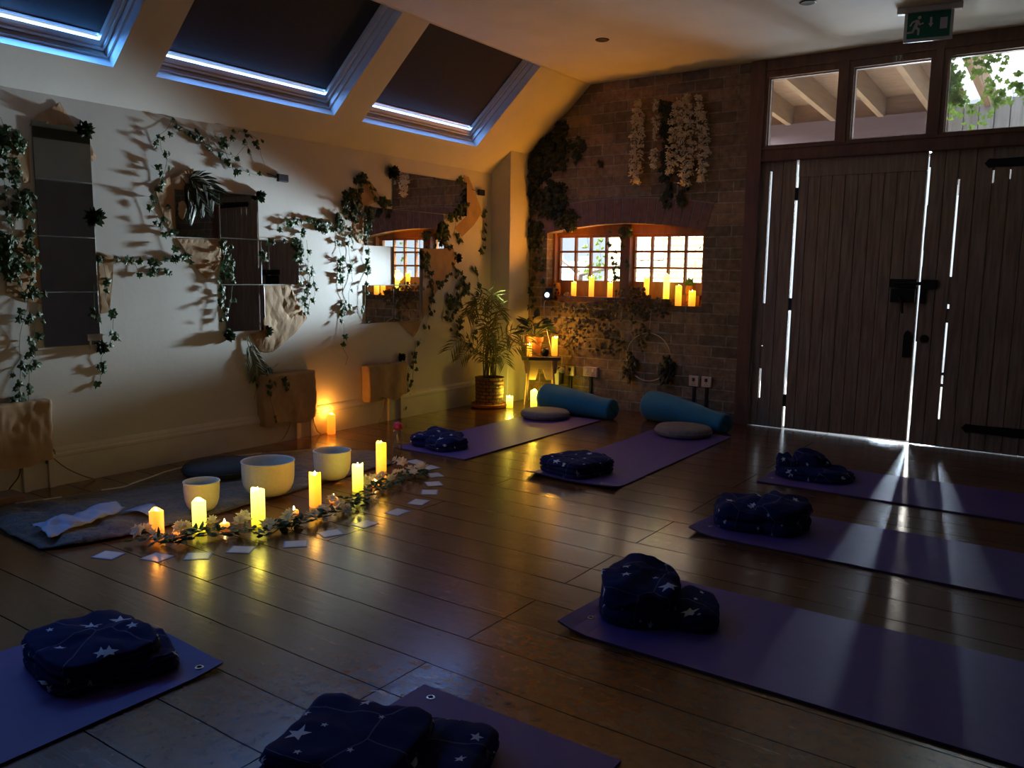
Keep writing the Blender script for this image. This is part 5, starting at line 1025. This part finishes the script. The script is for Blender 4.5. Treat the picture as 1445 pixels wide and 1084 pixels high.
for ring, (n, tilt, ln, wd) in enumerate([(6, .35, .019, .013), (6, .8, .015, .011), (4, 1.2, .010, .008)]):
    for k in range(n):
        a = 2 * pi * k / n + ring * .5; d = V((cos(a) * cos(tilt), sin(a) * cos(tilt), sin(tilt))); sd = V((-sin(a), cos(a), 0)); nn = d.cross(sd)
        p0 = V((0, 0, .004 * ring)); fp.add([p0, p0 + d * ln * .5 + sd * wd * .5, p0 + d * ln - nn * .003, p0 + d * ln * .5 - sd * wd * .5, p0 + d * ln * .5 + nn * -.003], [(0, 1, 4), (1, 2, 4), (2, 3, 4), (3, 0, 4)])
f0 = fp.build('flower', 'petal', None, normals=False); first = True
FP = [(1.190, 1.877), (1.190, 1.912), (1.286, 1.892), (1.335, 1.884), (1.306, 2.002), (1.297, 2.031), (1.344, 2.129), (1.402, 2.226), (1.392, 2.256), (1.555, 2.255), (1.550, 2.301), (1.554, 2.369), (1.514, 2.418), (1.590, 2.477), (1.558, 2.535), (1.562, 2.566), (1.474, 2.705), (1.559, 2.680), (1.626, 2.644), (1.338, 3.072), (1.320, 3.133), (1.359, 3.126), (1.328, 3.217), (1.406, 3.201), (1.343, 3.308), (1.346, 3.351), (1.311, 3.449), (1.414, 3.364), (1.327, 3.504), (1.404, 3.459), (1.112, 3.557), (1.207, 3.497)]
for i, (x, y) in enumerate(FP):
    o = f0 if i == 0 else f0.copy()
    if i: COL.objects.link(o)
    o.parent = ge; s = rng.uniform(1.7, 2.4); o.scale = (s, s, s)
    o.location = V((x, y, rng.uniform(.03, .05))) - GP[0]; o.rotation_euler = (rng.uniform(.0, 1.0), rng.uniform(-.5, .9), rng.uniform(0, 6))
lbl = ['at the far left end of the arc', 'under the amber candle glow, second from the left end', 'third from the left end, lit yellow on one half', 'fourth from the left end of the arc', 'fifth from the left end, below the garland middle', 'sixth from the left end of the arc', 'seventh from the left end, middle of the arc', 'seventh from the bottle end of the arc', 'sixth from the bottle end of the arc', 'fifth from the bottle end of the arc', 'fourth from the bottle end of the arc', 'third from the bottle end of the arc', 'second from the bottle end of the arc', 'nearest the red topped bottle']
CP = [(1.267, 1.701), (1.443, 1.804), (1.557, 1.912), (1.628, 2.064), (1.749, 2.247), (1.759, 2.437), (1.781, 2.624), (1.767, 2.857), (1.732, 3.050), (1.651, 3.227), (1.554, 3.375), (1.433, 3.524), (1.290, 3.653), (1.123, 3.709)]
for i, (x, y) in enumerate(CP):
    a = math.atan2(y - 2.75, x - 1.05); rng = random.Random(i); e = thing('oracle_card', 'small pale card on the floor, ' + lbl[i], 'card', (x, y, .0006), a + rng.uniform(-.25, .25), 'pale cards laid in an arc on the floor')
    hx, hy = .043, .050; mb = MB(); mb.bbox(-hx, hx, -hy, hy, 0, .0012, .0004); mb.build('border', 'card rim', e)
    mb = MB(); mb.box(-hx + .007, hx - .007, -hy + .007, hy - .007, .0012, .0016); mb.build('face', 'card', e)
e = thing('water_bottle', 'clear bottle with a red lid standing behind the flower garland', 'bottle', (.965, 3.725, 0)); mb = MB(); r = .029
mb.lathe([(0, .003), (r * .8, .0), (r, .006), (r, .15), (r * .9, .168), (r * .62, .178), (r * .6, .186)], 24); mb.build('body', 'clear', e, True)
mb = MB(); mb.lathe([(0, .006), (r * .92, .006), (r * .92, .09), (0, .09)], 20); mb.build('water', glassmat('water', (.9, .85, .8), .0, .12), e, True)
mb = MB(); mb.lathe([(r * .66, .182), (r * .95, .186), (r * 1.0, .198), (r * .9, .215), (r * .5, .226), (0, .228)], 24, wob=lambda a, z: 1 + .05 * sin(8 * a)); mb.build('lid', 'red', e, True)
mb = MB(); mb.bbox(-.07, .07, -.09, .055, 0, .055, .008)
solo(shifted(mb, (-.19, -1.80, 0)), 'pink_block', 'pink', 'dull pink block on the floor at the far left edge below the paper cover', 'block', (.19, 1.80, 0))

# ================================================================== PALM, STOOL AND WHAT STANDS ON IT
BC = (.215, 5.69)
e = thing('potted_palm', 'tall palm in a woven basket standing in the corner by the pier', 'plant', (*BC, 0)); rng = random.Random(91)
mb = MB(); mb.lathe([(0, .0), (.14, 0), (.158, .012), (.160, .032), (.148, .036), (.138, .018), (0, .016)], 36); mb.build('saucer', 'terracotta', e, True, edge=40)
mb = MB(); mb.lathe([(0, .022), (.112, .022), (.116, .03)] + [(.117 + .006 * (k / 13) + .0035 * (k % 2), .035 + .225 * k / 13) for k in range(14)] + [(.118, .262), (.112, .25), (.108, .2)], 44, wob=lambda a, z: 1 + .012 * sin(22 * a + (pi if int(z * 58) % 2 else 0))); mb.build('basket', 'rattan', e)
mb = MB(); mb.lathe([(.112, .225), (.06, .235), (0, .238)], 24, wob=lambda a, z: 1 + .02 * sin(5 * a)); mb.build('soil', 'soil', e)
tips = [((-.03, -.34), .60, .80), ((-.02, -.20), .86, .72), ((.00, -.10), .96, .9), ((.02, .0), .98, .9), ((.06, .02), .86, .8), ((.17, .0), .66, .8), ((.26, .04), .55, .7), ((-.02, -.26), .5, .6), ((.20, -.12), .48, .7), ((.10, -.16), .70, .9), ((-.06, -.10), .92, .8), ((.22, .08), .66, .8)]
for i, ((dx, dy), z, s) in enumerate(tips):
    mb = MB(); b0 = V((rng.uniform(-.04, .04), rng.uniform(-.04, .04), .23)); mid = V((dx * .30, dy * .30, .23 + (z - .23) * .72)); end = V((dx, dy, z)); end2 = end + V((dx * .45, dy * .45, -.10 * s))
    nn = V((rng.uniform(-.3, .3) + .55, -.8, .25)).normalized(); frond(mb, [b0, b0.lerp(mid, .5) + V((0, 0, .04)), mid, end, end2], +.17 * s, 15, nn, .013, .5, rng, .0045)
    o = mb.build('frond', 'palm', e, normals=False)
mb = MB()
for k in range(10): a = 2 * pi * k / 10; mb.tube([(.05 * cos(a), .05 * sin(a), .22), (.06 * cos(a + .3), .06 * sin(a + .3), .42), (.045 * cos(a + .5), .045 * sin(a + .5), .62)], [.005, .004, .003], 5)
mb.build('cane', 'palm', e)
SC_, SA, SH = (.545, 5.985), R(36), .445
st = thing('plywood_stool', 'birch plywood stool with a dark top and cut-out legs in the corner', 'stool', (*SC_, 0), SA)
mb = MB(); mb.bbox(-.165, .165, -.13, .13, SH - .03, SH, .004); mb.build('seat', 'stool top', st)
for sx in (-1, 1):
    mb = MB(); pl = [(-.115, 0), (-.085, 0), (-.05, .17), (-.012, .27), (.012, .27), (.05, .17), (.085, 0), (.115, 0), (.10, SH - .03), (-.10, SH - .03)]
    mb.prism(pl, -.009, .009, lambda a, b_, d: V((sx * (.098 + .03 * (1 - b_ / SH)) + d, a, b_))); mb.build('leg', 'ply', st)
mb = MB(); ap = [(-.145, SH - .03), (-.132, SH - .145), (-.105, SH - .145), (-.104, SH - .20), (-.045, SH - .20), (-.018, SH - .105), (.018, SH - .105), (.045, SH - .20), (.104, SH - .20), (.105, SH - .145), (.132, SH - .145), (.145, SH - .03)]
for yy in (-.085, .07): mb.prism(ap, yy, yy + .016, lambda a, b_, d: V((a, d, b_)))
mb.build('apron', 'ply', st)
def on(lx, ly): return (SC_[0] + lx * cos(SA) - ly * sin(SA), SC_[1] + lx * sin(SA) + ly * cos(SA), SH)
candle(on(-.10, -.055), .108, .021, 'gold', 'short pillar candle on the left of the stool before the flower pot', None, 21, .8)
candle(on(.12, .015), .165, .026, 'gold', 'tall pillar candle on the right of the stool', None, 22, 2.0)
e = thing('round_vase', 'small black round vase on the stool between its candles', 'vase', on(.035, -.03)); mb = MB()
mb.lathe([(0, 0), (.022, 0), (.035, .016), (.040, .036), (.036, .058), (.024, .07), (.014, .074), (.012, .066), (0, .06)], 24); mb.build('body', 'black', e, True)
mb = MB(); rng = random.Random(5)
for k in range(9): leaf(mb, (rng.uniform(-.01, .01), rng.uniform(-.01, .01), .07), (rng.uniform(-.7, .7), rng.uniform(-.7, .7), 1), (rng.uniform(-1, 1), -1, .3), .022, OVAL, .2)
mb.build('dried_bud', mat('pinkish bud', (.4, .25, .2), (.5, .32, .25), 9, .8), e, normals=False)
e = thing('glass_jar', 'small cloudy jar at the left edge of the stool', 'jar', on(-.142, -.03)); mb = MB()
mb.lathe([(0, 0), (.024, 0), (.025, .004), (.025, .078), (.022, .084), (.020, .084), (.021, .076), (.021, .006), (0, .006)], 20); mb.build('body', glassmat('cloudy jar', (.7, .6, .45), .12, .1, (.4, .33, .22)), e, True)
mb = MB(); mb.lathe([(.0245, .079), (.0255, .08), (.0255, .094), (.024, .096), (0, .096)], 20); mb.build('lid', 'kraft', e, True)
e = thing('potted_peace_lily', 'broad leaved plant in a terracotta pot at the back of the stool', 'plant', on(-.055, .065)); rng = random.Random(92); mb = MB(); h, r = .165, .072
mb.lathe([(0, 0), (r * .72, 0), (r * .93, h * .72), (r * 1.08, h * .72), (r * 1.12, h), (r * 1.02, h), (r * .98, h * .9), (0, h * .88)], 30); mb.build('pot', 'terracotta', e, True, edge=35)
mb = MB(); mb.lathe([(r * 1.0, h * .88), (0, h * .92)], 20); mb.build('soil', 'soil', e)
ml, ms = MB(), MB()
for k in range(26):
    a = rng.uniform(0, 2 * pi); el = rng.uniform(.35, 1.3); L_ = rng.uniform(.09, .2); d = V((cos(a) * cos(el), sin(a) * cos(el) * .8, sin(el)))
    p = V((0, 0, h * .9)) + d * L_; ms.tube([(0, 0, h * .9), V((0, 0, h * .9)) + d * L_ * .5 + V((0, 0, .015)), p], .0025, 4)
    leaf(ml, p, d + V((0, 0, -.7)), V((0, -.4, 1)) + V((rng.uniform(-.5, .5), rng.uniform(-.5, .5), 0)), rng.uniform(.08, .12), OVAL, .12)
ml.build('leaves', 'dark ivy', e, normals=False); ms.build('stems', 'stem', e)
mb = MB(); leaf(mb, (.02, -.03, h + .155), (.85, -.5, -.12), (-.1, -.8, .7), .115, [(0, .1), (.26, -.1), (.36, -.4), (.24, -.78), (0, -1), (-.24, -.78), (-.36, -.4), (-.26, -.1)], .06); mb.build('yellow_leaf', 'yellow leaf', e, normals=False)
mb = MB(); leaf(mb, (.05, -.04, h + .02), (1, -.5, -.15), (0, -.5, 1), .12, OVAL, .1); leaf(mb, (-.02, -.07, h + .03), (-.9, -.5, -.05), (0, -.5, 1), .12, OVAL, .1); mb.build('pale_leaf', 'palm', e, normals=False)
e = thing('fern', 'feathery green fern on the floor under the stool', 'plant', (.60, 6.07, 0)); rng = random.Random(93); mb = MB()
for k in range(15):
    a = 2 * pi * k / 15 + rng.uniform(-.2, .2); d = V((cos(a), sin(a) * .7, 0)); L_ = rng.uniform(.12, .19)
    frond(mb, [(0, 0, .02), d * L_ * .4 + V((0, 0, .11)), d * L_ * .8 + V((0, 0, .12)), d * L_ * 1.1 + V((0, 0, .055))], .035, 16, V((0, 0, 1)), .008, .3, rng, .002)
mb.build('foliage', 'fern', e, normals=False)
mb = MB(); mb.lathe([(0, 0), (.04, 0), (.05, .05), (.046, .05), (0, .04)], 20); mb.build('pot', 'black', e, True)

# ================================================================== CEILING: EXIT SIGN, DOWNLIGHTS
ES = thing('exit_sign', 'green running man exit sign hanging from the ceiling by the doors', 'exit sign', (3.49, 5.546, HC), R(9.5))
mb = MB(); mb.bbox(-.17, .17, -.02, .02, -.032, 0, .004); mb.build('mounting_bar', 'socket', ES)
for s in (-1, 1): mb = MB(); mb.bbox(s * .145 - .028, s * .145 + .028, -.024, .024, -.036, 0, .005); mb.build('end_cap', 'socket', ES)
mb = MB(); mb.bbox(-.130, .130, -.004, .004, -.198, -.030, .0015); mb.build('acrylic_panel', 'sign edge', ES)
mb = MB(); mb.box(-.113, .113, -.0062, -.0038, -.178, -.034); mb.build('green_face', 'green sign', ES)
def stroke(mb_, p, q_, w0, w1, y0=-.0085, y1=-.006):
    a, b_ = V((p[0], p[1], 0)), V((q_[0], q_[1], 0)); d = (b_ - a).normalized(); n = V((-d.y, d.x, 0)); pl = []
    for k in range(7): t = pi / 2 + pi * k / 6; pl.append(a + (d * cos(t) + n * sin(t)) * w0)
    for k in range(7): t = -pi / 2 + pi * k / 6; pl.append(b_ + (d * cos(t) + n * sin(t)) * w1)
    mb_.prism([(c.x, c.y) for c in pl], y0, y1, lambda a_, b2, d_: V((a_, d_, b2)))
mb = MB(); ox, oz = -.062, -.108
def s_(p, q_, w0, w1): stroke(mb, (ox + p[0], oz + p[1]), (ox + q_[0], oz + q_[1]), w0, w1)
s_((.012, .045), (.0125, .0452), .0095, .0095)                                    # head
s_((.004, .024), (-.008, -.006), .0095, .0085)                                     # torso
s_((.000, .030), (-.024, .022), .0050, .0045); s_((-.024, .022), (-.034, .004), .0045, .004)   # rear arm
s_((.008, .026), (.014, .006), .005, .0042); s_((.014, .006), (.032, .012), .0042, .004)       # front arm
s_((-.010, -.006), (-.020, -.034), .0072, .006); s_((-.020, -.034), (-.046, -.036), .006, .005) # trailing leg
s_((-.006, -.008), (.012, -.022), .0072, .006); s_((.012, -.022), (.010, -.048), .006, .005)    # leading leg
mb.build('running_man', 'sign white', ES)
mb = MB(); A_ = [(.006, -.066), (.018, -.066), (.018, -.100), (.026, -.100), (.012, -.122), (-.002, -.100), (.006, -.100)]; mb.prism(A_, -.0085, -.006, lambda a, b_, d: V((a, d, b_))); mb.build('down_arrow', 'sign white', ES)
mb = MB(); mb.box(.060, .098, -.0085, -.006, -.136, -.074); mb.build('door_symbol', 'sign white', ES)
for x, y, t in [(1.528, 5.161, 'round recessed ceiling light over the brick wall window'), (2.913, 5.107, 'round recessed ceiling light at the top edge near the exit sign')]:
    e = thing('downlight', t, 'ceiling light', (x, y, HC), 0, 'recessed ceiling lights')
    mb = MB(); mb.lathe([(.030, -.003), (.042, -.006), (.048, -.002), (.048, 0), (.030, 0)], 24); mb.build('ring', 'iron', e, True)
    mb = MB(); mb.lathe([(.031, -.002), (0, -.001)], 24); mb.build('lamp_face', 'black', e)

# added unseen spots standing in for the sill candles' warm upward light
for i, x in enumerate((.75, 1.45)):
    spot('sill_fill_spot', (x, 6.335, 1.10), (x - .45, 5.35, 2.5), SILLP, (1, .33, .018), 120, .7, .04)

# ================================================================== CAMERA
cam = bpy.data.cameras.new('camera'); co = bpy.data.objects.new('camera', cam); COL.objects.link(co); sc.camera = co
cam.sensor_fit = 'HORIZONTAL'; cam.sensor_width = 36; cam.lens = 36 * 1165.14 / 1445; cam.clip_start = .02; cam.clip_end = 100
p_, yw_, rl = .133385, .608922, .01498
fw = V((-sin(yw_) * cos(p_), cos(yw_) * cos(p_), -sin(p_))); rt = V((cos(yw_), sin(yw_), 0)); up = rt.cross(fw)
r2 = rt * cos(rl) + up * sin(rl); u2 = -rt * sin(rl) + up * cos(rl)
co.matrix_world = Matrix.Translation((4.42, 0, 1.15)) @ Matrix((r2, u2, -fw)).transposed().to_4x4()
vs_ = sc.view_settings; sc.display_settings.display_device = 'sRGB'; vs_.view_transform = 'Standard'; vs_.look = 'None'; vs_.exposure = EXPO; vs_.gamma = 1; vs_.use_curve_mapping = False
cy = sc.cycles; cy.use_denoising = True; cy.denoiser = 'OPENIMAGEDENOISE'; cy.max_bounces = 8; cy.diffuse_bounces = 4; cy.glossy_bounces = 4; cy.transmission_bounces = 6; cy.transparent_max_bounces = 16
cy.sample_clamp_indirect = 4; cy.caustics_reflective = False; cy.caustics_refractive = False; cy.use_light_tree = True
